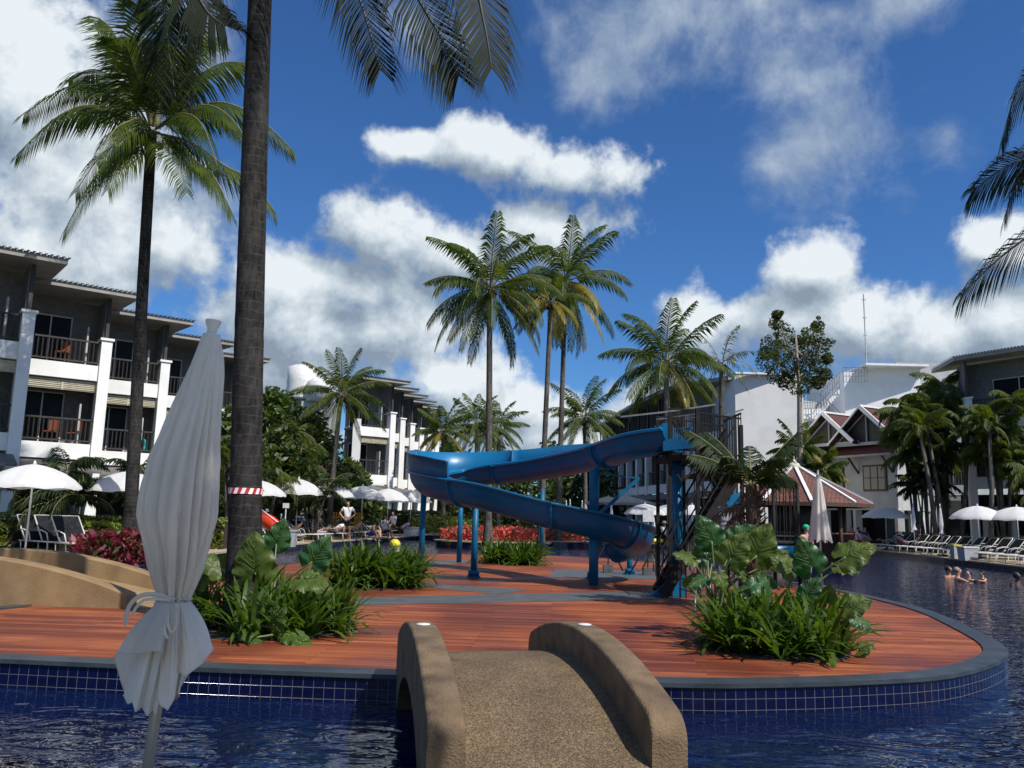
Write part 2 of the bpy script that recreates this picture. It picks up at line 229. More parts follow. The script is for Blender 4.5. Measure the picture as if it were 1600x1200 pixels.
# ---------------- mesh helpers ----------------
class MB:
    def __init__(s): s.v=[]; s.f=[]; s.m=[]; s.uv={}; s.sm=[]
    def face(s,ids,mi=0,smooth=False,uv=None):
        if uv: s.uv[len(s.f)]=uv
        s.f.append(tuple(ids)); s.m.append(mi); s.sm.append(smooth)
    def poly(s,pts,mi=0,smooth=False,uv=None):
        b=len(s.v); s.v+= [Vector(p) for p in pts]; s.face(range(b,b+len(pts)),mi,smooth,uv)
    def box(s,c,size,rz=0,mi=0,axes=None):
        c=Vector(c); a,b_,h=size[0]/2,size[1]/2,size[2]/2
        if axes: X,Y,Z=axes
        else: X=Vector((math.cos(rz),math.sin(rz),0)); Y=Vector((-math.sin(rz),math.cos(rz),0)); Z=Vector((0,0,1))
        o=len(s.v)
        for k in (-1,1):
            for j in (-1,1):
                for i in (-1,1): s.v.append(c+X*i*a+Y*j*b_+Z*k*h)
        for q in ((0,2,3,1),(4,5,7,6),(0,1,5,4),(2,6,7,3),(0,4,6,2),(1,3,7,5)): s.face([o+t for t in q],mi)
    def bar(s,p,q,w_=.05,h_=None,mi=0):
        p=Vector(p); q=Vector(q); d=q-p; L=d.length
        if L<1e-6: return
        X=d/L; Z=Vector((0,0,1)) if abs(X.z)<.95 else Vector((0,1,0)); Y=Z.cross(X).normalized(); Z=X.cross(Y)
        s.box((p+q)/2,(L,w_,h_ or w_),mi=mi,axes=(X,Y,Z))
    def tube(s,pts,rad,n=8,mi=0,cap=True,smooth=True,closed=False):
        pts=[Vector(p) for p in pts]; k=len(pts)
        if not isinstance(rad,(list,tuple)): rad=[rad]*k
        o=len(s.v); ref=None
        for i in range(k):
            if closed: t=pts[(i+1)%k]-pts[i-1]
            else: t=pts[min(i+1,k-1)]-pts[max(i-1,0)]
            t.normalize()
            if ref is None:
                ref=Vector((0,0,1)) if abs(t.z)<.9 else Vector((1,0,0))
            a=(ref-t*ref.dot(t)); 
            if a.length<1e-4: a=Vector((0,1,0))-t*t.y
            a.normalize(); ref=a; b_=t.cross(a)
            for j in range(n):
                th=2*PI*j/n; s.v.append(pts[i]+a*math.cos(th)*rad[i]+b_*math.sin(th)*rad[i])
        for i in range(k if closed else k-1):
            i2=(i+1)%k
            for j in range(n):
                s.face((o+i*n+j,o+i*n+(j+1)%n,o+i2*n+(j+1)%n,o+i2*n+j),mi,smooth)
        if cap and not closed:
            s.face([o+j for j in range(n)][::-1],mi); s.face([o+(k-1)*n+j for j in range(n)],mi)
    def lathe(s,c,prof,n=16,mi=0,smooth=True,axis=None):
        c=Vector(c); o=len(s.v); k=len(prof)
        for (r_,z_) in prof:
            for j in range(n):
                th=2*PI*j/n; s.v.append(c+Vector((r_*math.cos(th),r_*math.sin(th),z_)))
        for i in range(k-1):
            for j in range(n): s.face((o+i*n+j,o+i*n+(j+1)%n,o+(i+1)*n+(j+1)%n,o+(i+1)*n+j),mi,smooth)
        if prof[0][0]>.001: s.face([o+j for j in range(n)][::-1],mi)
        if prof[-1][0]>.001: s.face([o+(k-1)*n+j for j in range(n)],mi)
    def prism(s,poly,z0,z1,mi=0,mside=None,uvside=False):
        n=len(poly); o=len(s.v)
        for z in (z0,z1):
            for p in poly: s.v.append(Vector((p[0],p[1],z)))
        s.face([o+i for i in range(n)][::-1],mi); s.face([o+n+i for i in range(n)],mi)
        L=0
        for i in range(n):
            j=(i+1)%n; d=(Vector(poly[j][:2])-Vector(poly[i][:2])).length
            s.face((o+i,o+j,o+n+j,o+n+i),mi if mside is None else mside,uv=[(L,z0),(L+d,z0),(L+d,z1),(L,z1)] if uvside else None); L+=d
    def ellip(s,c,r,n=10,m=6,mi=0,rot=None):
        o=len(s.v); c=Vector(c)
        for i in range(m+1):
            ph=-PI/2+PI*i/m
            for j in range(n):
                th=2*PI*j/n; q=Vector((r[0]*math.cos(ph)*math.cos(th),r[1]*math.cos(ph)*math.sin(th),r[2]*math.sin(ph)))
                if rot: q=rot@q
                s.v.append(c+q)
        for i in range(m):
            for j in range(n): s.face((o+i*n+j,o+i*n+(j+1)%n,o+(i+1)*n+(j+1)%n,o+(i+1)*n+j),mi,True)
    def build(s,name,mats,parent=None,world=True):
        if isinstance(mats,str): mats=[mats]
        me=bpy.data.meshes.new(name); off=Vector((0,0,0))
        if parent and world:
            q=parent
            while q: off+=q.location; q=q.parent
        me.from_pydata([v-off for v in s.v],[],s.f)
        for m in mats: me.materials.append(MATS[m])
        me.polygons.foreach_set('material_index',s.m); me.polygons.foreach_set('use_smooth',s.sm)
        if s.uv:
            ul=me.uv_layers.new(name='UVMap')
            for fi,uv in s.uv.items():
                for li,u in zip(me.polygons[fi].loop_indices,uv): ul.data[li].uv=u
        me.update()
        o=bpy.data.objects.new(name,me); COL.objects.link(o)
        if parent: o.parent=parent
        return o
def tag(o,label=None,cat=None,group=None,kind=None):
    if label: o['label']=label
    if cat: o['category']=cat
    if group: o['group']=group
    if kind: o['kind']=kind
    return o
def thing(name,label,cat,loc=(0,0,0),rz=0,group=None):
    o=bpy.data.objects.new(name,None); COL.objects.link(o); o.location=loc; o.rotation_euler=(0,0,rz); o.empty_display_size=.1
    return tag(o,label,cat,group)
def dup(root,loc,rz=0,label=None,group=None,scale=None,name=None):
    def cp(o,par):
        c=o.copy(); COL.objects.link(c)
        if par: c.parent=par
        for ch in o.children: cp(ch,c)
        return c
    r=cp(root,None); r.location=loc; r.rotation_euler=(0,0,rz)
    if scale: r.scale=(scale,)*3 if not isinstance(scale,tuple) else scale
    if label: r['label']=label
    if group: r['group']=group
    return r
class Protos:
    def __init__(s,make): s.make=make; s.first=None
    def put(s,loc,rz,label,group=None,scale=None):
        if s.first is None:
            s.first=s.make(); o=s.first; o.location=loc; o.rotation_euler=(0,0,rz); o['label']=label
            if group: o['group']=group
            if scale: o.scale=(scale,)*3 if not isinstance(scale,tuple) else scale
            return o
        o=dup(s.first,loc,rz,label,group,scale if scale else 1.0)
        if not group and 'group' in o: del o['group']
        return o
def crom(pts,n=8,closed=True):
    out=[];k=len(pts)
    for i in range(k if closed else k-1):
        p0,p1,p2,p3=[Vector(pts[(i+j)%k] if closed else pts[min(max(i+j,0),k-1)]) for j in (-1,0,1,2)]
        for t in range(n):
            t/=n; out.append(.5*((2*p1)+(-p0+p2)*t+(2*p0-5*p1+4*p2-p3)*t*t+(-p0+3*p1-3*p2+p3)*t**3))
    if not closed: out.append(Vector(pts[-1]))
    return out
def offset(poly,d):
    n=len(poly); out=[]
    for i in range(n):
        a=Vector(poly[i-1]); b=Vector(poly[i]); c=Vector(poly[(i+1)%n]); t=(c-a).normalized(); out.append(Vector((b.x+t.y*d,b.y-t.x*d)))
    return out
WATER_Z=-.235
# ---------------- pool, ground, island ----------------
pool=crom([(-9.6,20),(-9.9,13),(-10.4,7),(-10.6,4.6),(-5,4.28),(0,4.28),(6,4.28),(14,4.4),(17,6),(18,14),(18.6,25),(18.83,31),(19.42,37.7),(19.84,47),(16,56),(10,62),(4,72),(-2,74),(-4.2,66),(-6.1,52.4),(-9.14,35.2),(-9.3,28)],5)
pool=[Vector((p.x,p.y)) for p in pool]
# orientation: make counter-clockwise
area=sum(pool[i].x*pool[(i+1)%len(pool)].y-pool[(i+1)%len(pool)].x*pool[i].y for i in range(len(pool)))
if area<0: pool.reverse()
bm=bmesh.new(); outer=[bm.verts.new((x,y,0)) for x,y in ((-900,-300),(900,-300),(900,1600),(-900,1600))]
inn=[bm.verts.new((p.x,p.y,0)) for p in pool]
es=[bm.edges.new((outer[i],outer[(i+1)%4])) for i in range(4)]+[bm.edges.new((inn[i],inn[(i+1)%len(inn)])) for i in range(len(inn))]
bmesh.ops.triangle_fill(bm,use_beauty=True,edges=es)
for f in bm.faces:
    if f.normal.z<0: f.normal_flip()
me=bpy.data.meshes.new('ground'); bm.to_mesh(me); bm.free(); me.materials.append(MATS['ground'])
o=bpy.data.objects.new('ground',me); COL.objects.link(o); tag(o,kind='structure')
out_=offset(pool,4.5); cop=offset(pool,.3)
m=MB(); n=len(pool)
for i in range(n):
    j=(i+1)%n; m.poly([(*cop[i],.004),(*out_[i],.004),(*out_[j],.004),(*cop[j],.004)])
o=m.build('terrace_paving','terrace'); tag(o,kind='structure')
m=MB(); inc=offset(pool,-.03); L=0
for i in range(n):
    j=(i+1)%n; m.poly([(*inc[i],.03),(*cop[i],.03),(*cop[j],.03),(*inc[j],.03)]); m.poly([(*cop[i],.03),(*cop[i],.0),(*cop[j],.0),(*cop[j],.03)]); m.poly([(*inc[i],-.03),(*inc[i],.03),(*inc[j],.03),(*inc[j],-.03)])
    m.poly([(*pool[i],-.03),(*inc[i],-.03),(*inc[j],-.03),(*pool[j],-.03)])
o=m.build('pool_coping','sandstone'); tag(o,kind='structure')
m=MB()
for i in range(n):
    j=(i+1)%n; d=(pool[j]-pool[i]).length
    m.poly([(*pool[j],-.03),(*pool[i],-.03),(*pool[i],-1.3),(*pool[j],-1.3)],uv=[(L+d,-.03),(L,-.03),(L,-1.3),(L+d,-1.3)]); L+=d
o=m.build('pool_wall','pool_tile'); tag(o,kind='structure')
m=MB(); m.poly([(*p,-1.3) for p in offset(pool,.1)]); o=m.build('pool_floor','pool_floor'); tag(o,kind='structure')
m=MB(); m.poly([(*p,WATER_Z) for p in offset(pool,.02)]); o=m.build('pool_water','pool_water'); tag(o,kind='structure')
isl=[(-4.57,7.83),(-1.05,7.52),(1.49,7.46),(2.22,7.53),(3.13,7.75),(4.22,8.2),(5.3,9.2),(5.9,10.18),(6.4,11.7),(6.95,13.8),(7.15,15.6),(7.1,18),(6.65,21.2),(5.4,27.2),(3.4,30.2),(1.34,31),(-1,30.7),(-3.4,29.4),(-5.6,25),(-6.4,18.1),(-6.5,14.5),(-6.8,12.5),(-7.1,11.4),(-8.6,10.6),(-8.9,9.2),(-7.6,8.3)]
isl=[Vector((p.x,p.y)) for p in crom(isl,6)]
nI=len(isl); edge_in=offset(isl,-.25)
m=MB(); m.poly([(*p,.0) for p in offset(isl,-.22)]); deck=m.build('island_deck','deck_timber'); tag(deck,kind='structure')
m=MB()
for i in range(nI):
    j=(i+1)%nI; o2=offset
    a,b=isl[i],isl[j]; c,d=edge_in[i],edge_in[j]
    m.poly([(*a,.016),(*b,.016),(*d,.020),(*c,.020)]); m.poly([(*c,.02),(*d,.02),(*d,-.03),(*c,-.03)]); m.poly([(*b,.016),(*a,.016),(*a,-.022),(*b,-.022)])
o=m.build('island_coping','slate'); tag(o,kind='structure')
m=MB(); wi=offset(isl,-.02); L=0
for i in range(nI):
    j=(i+1)%nI; d=(wi[j]-wi[i]).length
    m.poly([(*wi[i],-1.3),(*wi[j],-1.3),(*wi[j],-.022),(*wi[i],-.022)],uv=[(L,-1.278),(L+d,-1.278),(L+d,0),(L,0)]); L+=d
o=m.build('island_wall','pool_tile'); tag(o,kind='structure')
# slate strips set flush in the deck
def strip(pts,z=.004,name='slate_strip'):
    m=MB(); m.poly([(p.x,p.y,z) for p in pts]); tag(m.build(name,'slate_strip'),kind='structure')
strip([G(557,946),G(1062,936),G(1048,923),G(545,934)])
strip([G(640,915),G(770,928),G(798,927),G(826,921),G(745,917),G(640,911)],.004)
strip([G(856,902),G(1035,906),G(1020,893),G(868,889)],.004)
strip([G(657,884),G(735,880),G(725,875),G(662,877)],.004)
# soil beds
def bed(cx,cy,rx,ry,name='planting_bed',rot=0):
    m=MB(); pts=[]
    for i in range(22):
        a=2*PI*i/22; x=math.cos(a)*rx*(1+.08*math.sin(3*a)); y=math.sin(a)*ry*(1+.06*math.cos(2*a)); pts.append((cx+x*math.cos(rot)-y*math.sin(rot),cy+x*math.sin(rot)+y*math.cos(rot)))
    m.prism(pts,-.02,.012); tag(m.build(name,'soil'),kind='structure')
# ---------------- footbridges ----------------
def footbridge(name,label,o0,th,wp,wd,L,pa,pb,da,db,mpar,mdeck,caps,rnd=.1,solid=False):
    T=thing(name,label,'footbridge',(o0[0],o0[1],0),0)
    X=Vector((-math.sin(th),math.cos(th),0)); Y=Vector((math.cos(th),math.sin(th),0)); O=Vector((o0[0],o0[1],0))
    W=lambda u,v,z: O+X*u+Y*v+Vector((0,0,z))
    def zt(u,a,b): return a+b*(1-((u-L/2)/(L/2))**2)
    N=28
    def slab(m,v0,v1,a,b,round_):
        top=[];bot=[]
        for i in range(N+1):
            u=L*i/N; z=zt(u,a,b); ed=min(u,L-u)
            if round_ and ed<rnd: z-= rnd-math.sqrt(max(rnd*rnd-(rnd-ed)**2,0))
            top.append((u,z)); ub=u; zb=-.36+ (0 if solid else (.36+zt(L/2,da,db)-.16)*max(0,1-((u-L/2)/(L/2-.28))**2)**.6)
            bot.append((u,zb))
        # finer ends
        if round_:
            ext=[(rnd*f,) for f in (.08,.2,.4,.7)]
            add=[]
            for (e,) in ext:
                for u in (e,L-e):
                    ed=min(u,L-u); add.append((u,zt(u,a,b)-(rnd-math.sqrt(max(rnd*rnd-(rnd-ed)**2,0)))))
            top=sorted(top+add)
            bot=sorted(bot+[(u,-.36+(0 if solid else (.36+zt(L/2,da,db)-.16)*max(0,1-((u-L/2)/(L/2-.28))**2)**.6)) for u,_ in add])
        k=len(top); c=.022 if round_ else 0
        rows=[[W(u,v0,zb) for u,zb in bot],[W(u,v0,z-c) for u,z in top],[W(u,v0+c*.3,z-c*.3) for u,z in top],[W(u,v0+c,z) for u,z in top],[W(u,v1-c,z) for u,z in top],[W(u,v1-c*.3,z-c*.3) for u,z in top],[W(u,v1,z-c) for u,z in top],[W(u,v1,zb) for u,zb in bot]] if c else [[W(u,v0,zb) for u,zb in bot],[W(u,v0,z) for u,z in top],[W(u,v1,z) for u,z in top],[W(u,v1,zb) for u,zb in bot]]
        o=len(m.v)
        for r_ in rows: m.v+=r_
        q=len(rows)
        for r_ in range(q):
            r2=(r_+1)%q
            for i in range(k-1): m.face((o+r_*k+i,o+r_*k+i+1,o+r2*k+i+1,o+r2*k+i),0,True if c and r_ not in (0,q-2,q-1) else False)
        m.face([o+r_*k for r_ in range(q)]); m.face([o+r_*k+k-1 for r_ in range(q)][::-1])
    for v0,v1 in ((0,wp),(wp+wd,2*wp+wd)):
        m=MB(); slab(m,v0,v1,pa,pb,True); p=m.build('parapet',mpar,T)
    m=MB(); slab(m,wp-.01,wp+wd+.01,da,db,False); m.build('walkway',mdeck,T)
    m=MB(); m.box(W(-.06,wp+wd/2,-.3),(2*wp+wd-.02,.5,.62),axes=(Y,X,Vector((0,0,1)))); m.build('abutment',mpar,T)
    for v in caps:
        m=MB(); c=W(L/2+v[1],v[0],zt(L/2+v[1],pa,pb)+.002); m.lathe(c,[(.052,0),(.052,.006),(.03,.010),(.0005,.011)],20); m.build('bolt_cap','steel_grey' if False else 'pole_white',T)
    return T
TH=.176
footbridge('footbridge','tan pebble-wash arched footbridge in the foreground leading onto the timber deck',(-.386,4.43),TH,.198,.993,3.31,.348,.262,.10,.287,'bridge_render','pebble_wash',((.10,.12),(1.30,.12)))
lb=G(197,951); footbridge('footbridge','smooth sandy footbridge at the left edge behind the closed umbrella',(lb.x,lb.y),PI/2-.02,.30,1.35,5.6,.19,.50,.02,.34,'bridge_tan','bridge_tan',(),rnd=.03,solid=True)
# ---------------- blue water slide ----------------
sl_pts=[((1058,16.2),3.16),((1000,17.0),3.10),((930,18.9),2.94),((840,20.9),2.78),((765,22.0),2.68),((708,22.0),2.56),((672,21.0),2.44),((672,19.7),2.28),((708,18.7),2.12),((760,18.2),1.98),((850,17.9),1.66),((935,17.9),1.42),((984,18.4),1.20),((992,19.6),1.0),((968,20.2),.84)]
ctl=[(lambda g: (g.x,g.y,z))(gx(px,D,z)) for (px,D),z in sl_pts]
path=crom(ctl,7,closed=False); nP=len(path); RAD=.40
def lerp_keys(i,keys):
    x=i/(nP-1)
    for a,b in zip(keys,keys[1:]):
        if x<=b[0]: return a[1]+(b[1]-a[1])*(x-a[0])/(b[0]-a[0])
    return keys[-1][1]
slide=thing('water_slide','large blue fibreglass water slide curving down from the stair tower over the deck','water slide',(0,20,0))
def sweep(i0,i1,r_in,r_out,name,mi_out='slide_blue',hk=None,fl=.07):
    m=MB(); rows=[]
    for i in range(i0,i1+1):
        p=path[i]; t=(path[min(i+1,nP-1)]-path[max(i-1,0)]); t.z=0; t.normalize(); Rt=Vector((t.y,-t.x,0))   # right hand side = outer wall
        h=lerp_keys(i,hk) if hk else 0
        bank=.10
        pr=[]
        def P(l,z): pr.append(p+Rt*l+Vector((0,0,z+l*bank)))
        # outer skin from inner flange, under, up to outer wall top; then back inside
        P(-(r_out+fl),0); P(-(r_out+fl),-.03); P(-r_out,-.03)
        for k in range(1,12):
            a=PI*k/12; P(-r_out*math.cos(a),-r_out*math.sin(a)*1.12)
        P(r_out,0); 
        if h>.03: P(r_out+.01,.01); P(r_out+.035,h*.5); P(r_out+.045,h); P(r_out+.10,h); P(r_out+.10,h+.03); P(r_out-.0,h+.03)
        else: P(r_out+fl,-.005); P(r_out+fl,.0); P(r_out+fl,.01); P(r_out+fl,.02); P(r_out+fl,.028); P(r_in,.03)
        P(r_in,.0)
        for k in range(11,0,-1):
            a=PI*k/12; P(-r_in*math.cos(a),-r_in*math.sin(a)*1.12)
        P(-r_in,.0)
        rows.append(pr)
    k=len(rows[0]); o=len(m.v)
    for r_ in rows: m.v+=r_
    flat=set((0,1,2,13,14,15,16,17,18,19,20,21))
    for i in range(len(rows)-1):
        for j in range(k):
            j2=(j+1)%k; m.face((o+i*k+j,o+i*k+j2,o+(i+1)*k+j2,o+(i+1)*k+j),1 if j>=20 else 0,True)
    m.face([o+j for j in range(k)]); m.face([o+(len(rows)-1)*k+j for j in range(k)][::-1])
    ob=m.build(name,[mi_out,'slide_blue_in'],slide)
    return ob
HK=[(0,.02),(.12,.05),(.2,.30),(.3,.36),(.42,.46),(.55,.42),(.62,.36)]
cut=int(.60*(nP-1))
secs=[0,int(.13*nP),int(.27*nP),int(.42*nP),cut,int(.72*nP),int(.83*nP),nP-1]
for a,b in zip(secs,secs[1:]):
    sweep(a,b,RAD,RAD+.035,'chute_section',hk=HK if b<=cut else None)
# rolled lip along the outer edge, also where the splash wall rises above it
for lo_,hi_,sd_ in ((0,nP-1,1),(0,nP-1,-1)):
    pts_=[]
    for i in range(lo_,hi_+1):
        t=(path[min(i+1,nP-1)]-path[max(i-1,0)]); t.z=0; t.normalize(); Rt=Vector((t.y,-t.x,0)); pts_.append(path[i]+Rt*sd_*(RAD+.062)+Vector((0,0,.012+sd_*.1*(RAD+.05)*1)))
    m=MB(); m.tube(pts_,.03,8); m.build('edge_lip','slide_blue_in',slide)
for a in secs[1:-1]:
    # joint flange ribs
    p=path[a]; t=(path[a+1]-path[a-1]); t.normalize(); tt=t.copy(); tt.z=0; tt.normalize(); Rt=Vector((tt.y,-tt.x,0)); m=MB(); ro=RAD+.035; rr=ro+.045
    lo=[];hi=[]
    for k in range(13):
        an=PI*k/12
        lo.append(Rt*(-ro*math.cos(an))+Vector((0,0,-ro*1.12*math.sin(an)-.1*ro*math.cos(an)))); hi.append(Rt*(-rr*math.cos(an))+Vector((0,0,-rr*1.12*math.sin(an)-.1*ro*math.cos(an))))
    for k in range(12):
        for s_ in (-.022,.022): m.poly([p+lo[k]+tt*s_,p+hi[k]+tt*s_,p+hi[k+1]+tt*s_,p+lo[k+1]+tt*s_])
        m.poly([p+hi[k]-tt*.022,p+hi[k]+tt*.022,p+hi[k+1]+tt*.022,p+hi[k+1]-tt*.022])
    m.build('joint_flange','slide_blue',slide)
def nearest(x,y,lo=0,hi=nP):
    return min(range(lo,hi),key=lambda i:(path[i].x-x)**2+(path[i].y-y)**2)
def support(px,py,lo,hi,rad=.075,base=True,top=None):
    g=G(px,py); i=nearest(g.x,g.y,int(lo*nP),int(hi*nP)); zt=(path[i].z-RAD*1.12+.02) if top is None else top
    m=MB(); m.tube([(g.x,g.y,0.01),(g.x,g.y,zt)],rad,14); 
    sup=m.build('support_post','post_blue',slide)
    if base:
        m=MB(); m.prism([(g.x+.19*math.cos(PI/4+k*PI/2+.2),g.y+.19*math.sin(PI/4+k*PI/2+.2)) for k in range(4)],.005,.03); m.lathe((g.x,g.y,.03),[(.13,0),(.13,.11),(.10,.13),(rad,.13)],14); m.build('base_plate','post_blue',slide)
    # saddle arm to the chute
    q=path[i]; 
    if (Vector((q.x,q.y))-Vector((g.x,g.y))).length>.25 and top is None:
        m=MB(); m.bar((g.x,g.y,zt-.12),(q.x,q.y,q.z-RAD*1.15),.09); m.build('saddle_arm','post_blue',slide)
    return g
support(740,902,.45,.7); g2=support(926,905,.7,.85,top=1.42-RAD*1.1); support(657.5,888,.35,.6,top=2.0,base=False); support(717,879,.2,.45,top=2.15,base=False); support(846,868,.1,.3,top=2.4,base=False); support(984,898,.85,1,top=.6)
# tall post with cranked arms that carries the upper run
g=gx(930,17.6); m=MB(); m.tube([(g.x,g.y+.35,1.2),(g.x,g.y+.35,2.42)],.105,14); m.tube([(g.x,g.y+.35,.0),(g.x,g.y+.35,1.25)],.10,14); m.build('support_post','post_blue',slide)
m=MB(); a=Vector((g.x,g.y+.35,2.38)); m.bar(a,a+Vector((.34,.25,.34)),.05,.10); m.bar(a+Vector((0,0,-.02)),a+Vector((1.0,.1,-.12)),.03,.03); m.bar(a+Vector((.05,0,-.95)),a+Vector((.95,.1,-.13)),.07,.07); m.build('bracket_arm','post_blue',slide)
# thin legs under the run-out
for px,py in ((950,895),(1012,899),(1028,893)):
    g=G(px,py); m=MB(); m.box((g.x,g.y,.1),(.24,.2,.2)); m.build('footing','pot_grey',slide)
    m=MB(); m.bar((g.x,g.y,.2),(g.x+.02,g.y,.85),.03); m.bar((g.x,g.y,.85),(g.x-.45,g.y-.1,.05),.035); m.bar((g.x,g.y,.85),(g.x+.4,g.y+.1,.05),.035); m.build('brace_leg','steel_dark',slide)
# ---------------- stair tower ----------------
tower=thing('stair_tower','dark steel stair tower with railings and blue panels at the top of the slide','stair tower',(4,16.5,0))
A=gx(1040,16.0); B=gx(1086,16.0); Cc=gx(1148,16.3)
PZ=2.62; y0,y1=A.y-.35,A.y+.95; x0,x1=A.x,B.x; x2=Cc.x
m=MB(); m.box(((x0+x1)/2,(y0+y1)/2,PZ-.06),(x1-x0+.1,y1-y0,.10)); m.build('platform','steel_dark',tower)
m=MB(); m.box(((x1+x2)/2+.05,(y0+y1)/2,PZ-.36),(x2-x1,y1-y0,.08)); m.build('landing','steel_dark',tower)
for (x,y,h) in ((x0+.03,y0,3.42),(x0+.03,y1,3.42),(x1,y0,3.5),(x1,y1,3.5),(x2,y0,3.2),(x2,y1,3.2)):
    m=MB(); m.box((x,y,h/2),(.065,.065,h)); m.build('corner_post','steel_dark',tower)
m=MB(); px_=gx(1061,16.0); m.tube([(px_.x,px_.y+.1,.0),(px_.x,px_.y+.1,PZ-.1)],.10,14); m.build('centre_post','post_blue',tower)
m=MB(); q=gx(1052,15.7); m.poly([(q.x-.42,q.y,.01),(q.x+.22,q.y,.01),(q.x+.22,q.y,.5)]); m.poly([(q.x-.42,q.y+.12,.01),(q.x+.22,q.y+.12,.5),(q.x+.22,q.y+.12,.01)]); m.poly([(q.x-.42,q.y,.01),(q.x+.22,q.y,.5),(q.x+.22,q.y+.12,.5),(q.x-.42,q.y+.12,.01)]); m.poly([(q.x+.22,q.y,.01),(q.x+.22,q.y+.12,.01),(q.x+.22,q.y+.12,.5),(q.x+.22,q.y,.5)]); m.build('base_gusset','slide_blue_in',tower)
def railing(parent,p,q,h=1.0,n=12,mt='steel_dark',bw=.015,rail=.032,low=.08,name='railing',mid=None):
    m=MB(); p=Vector(p); q=Vector(q); Z=Vector((0,0,1))
    m.bar(p+Z*h,q+Z*h,rail,rail); m.bar(p+Z*low,q+Z*low,rail*.8,rail*.8)
    if mid: m.bar(p+Z*mid,q+Z*mid,rail*.8,rail*.8)
    for i in range(n+1):
        a=p.lerp(q,i/n); m.bar(a+Z*low,a+Z*h,bw,bw)
    return m.build(name,mt,parent)
railing(tower,(x0,y0,PZ),(x1,y0,PZ),.85,14); railing(tower,(x0,y1,PZ),(x1,y1,PZ),.85,12); railing(tower,(x1,y0,PZ-.2),(x2,y0,PZ-.3),1.0,15); railing(tower,(x1,y1,PZ-.2),(x2,y1,PZ-.3),1.0,13); railing(tower,(x2,y0,PZ-.3),(x2,y1,PZ-.3),1.1,8)
for (a,b) in (((x0-.9,y0,3.30),(x0,y0,3.42)),((x0,y0,3.42),(x1+.35,y0,3.58)),((x1+.5,y0,3.36),(x2+.05,y0,3.5)),((x0,y1,3.42),(x1+.3,y1,3.56))): m=MB(); m.bar(a,b,.03); m.build('top_rail','steel_grey',tower)
for a,b in (((x0+.05,y0,3.3),(x0+.5,y0,2.7)),((x1,y0,2.2),(x1+.5,y0,1.2)),((x1+.15,y0,PZ-.2),(x2-.1,y0,1.3)),((x0,y0,PZ-.15),(x0+.25,y0,PZ-.5)),((x1,y0,PZ-.15),(x1-.25,y0,PZ-.5)),((x0,y0,.35),(x0+.5,y1,1.3)),((x0,y0,1.25),(x1,y0,.2))): m=MB(); m.bar(a,b,.035); m.build('cross_brace','steel_dark',tower)
for k in range(4):    # vertical cage bars rising at the stair head
    m=MB(); x=x1-.1+k*.16; m.bar((x,y0+.1+.05*k,PZ-.3),(x,y0+.1+.05*k,3.5+.03*k),.018); m.build('cage_bar','steel_dark',tower)
fs=gx(1036,15.4); ft=Vector((x2-.15,fs.y+.1,PZ-.34)); st=Vector((fs.x,fs.y,0)); W_=.75; NS=11
m=MB(); 
for yy in (0,W_): m.bar(st+Vector((0,yy,.05)),ft+Vector((0,yy,-.05)),.05,.2)
m.build('stringer','steel_dark',tower)
for k in range(NS):
    c=st.lerp(ft,(k+.7)/NS); m=MB(); m.box(c+Vector((0,W_/2,0)),(.24,W_-.06,.03)); m.build('tread','steel_dark',tower)
for yy in (0,W_): railing(tower,st+Vector((0,yy,0)),ft+Vector((0,yy,0)),.9,9,low=.35)
# blue splash panels and short second chute on the tower
for pts in (((1098,722),(1118,720),(1142,775),(1135,792),(1118,768)),((1137,738),(1154,753),(1137,772)),((1137,775),(1162,768),(1160,785),(1137,792))):
    f_=[V(a,b,16.35) for a,b in pts]; bk=[p+Vector((0,.05,0)) for p in f_]; m=MB(); m.poly(f_); m.poly(bk[::-1])
    for i in range(len(f_)): m.poly([f_[i-1],f_[i],bk[i],bk[i-1]])
    m.build('splash_panel','slide_blue_in',tower)
m=MB(); a=gx(1030,15.9,2.74); b=gx(1080,15.7,2.80); 
rows=[]
for t in range(9):
    c=a.lerp(b,t/8); wv=.16*math.sin(t/8*PI*1.7)
    rows.append([c+Vector((0,-.40,-.08)),c+Vector((0,-.42,.10+wv*.2)),c+Vector((0,-.38,.10+wv*.2)),c+Vector((0,-.34,.0)),c+Vector((0,.3,0)),c+Vector((0,.36,.36+wv)),c+Vector((0,.42,.36+wv)),c+Vector((0,.42,-.05))])
o_=len(m.v)
for r_ in rows: m.v+=r_
for i in range(8):
    for j in range(8): m.face((o_+i*8+j,o_+i*8+(j+1)%8,o_+(i+1)*8+(j+1)%8,o_+(i+1)*8+j),0,False)
m.build('start_tray','slide_blue_in',tower)
# ---------------- round kids' play cage ----------------
kt=gx(1194,19.0); kid=thing('play_tower','small dark play tower with a ring of tall bars and a blue skirt band','play tower',(kt.x,kt.y,0))
m=MB(); m.lathe((kt.x,kt.y,.0),[(.70,.9),(.74,.95),(.74,1.0),(0.001,1.0)],24); m.build('platform','steel_dark',kid)
m=MB(); m.lathe((kt.x,kt.y,.0),[(.745,.68),(.75,.9),(.77,.9),(.765,.68)],24); m.build('skirt_band','slide_blue_in',kid)
m=MB(); m.lathe((kt.x,kt.y,0),[(.60,.02),(.6,.7),(.0005,.7)],20); m.build('drum','shade_wall',kid)
for z in (1.1,2.30): 
    m=MB(); m.tube([(kt.x+.73*math.cos(a*PI/12),kt.y+.73*math.sin(a*PI/12),z) for a in range(24)],.025,6,closed=True); m.build('ring','steel_dark',kid)
for a in range(26):
    th=2*PI*a/26; m=MB(); m.bar((kt.x+.73*math.cos(th),kt.y+.73*math.sin(th),1.0),(kt.x+.73*math.cos(th),kt.y+.73*math.sin(th),2.30),.018); m.build('bar','steel_dark',kid)
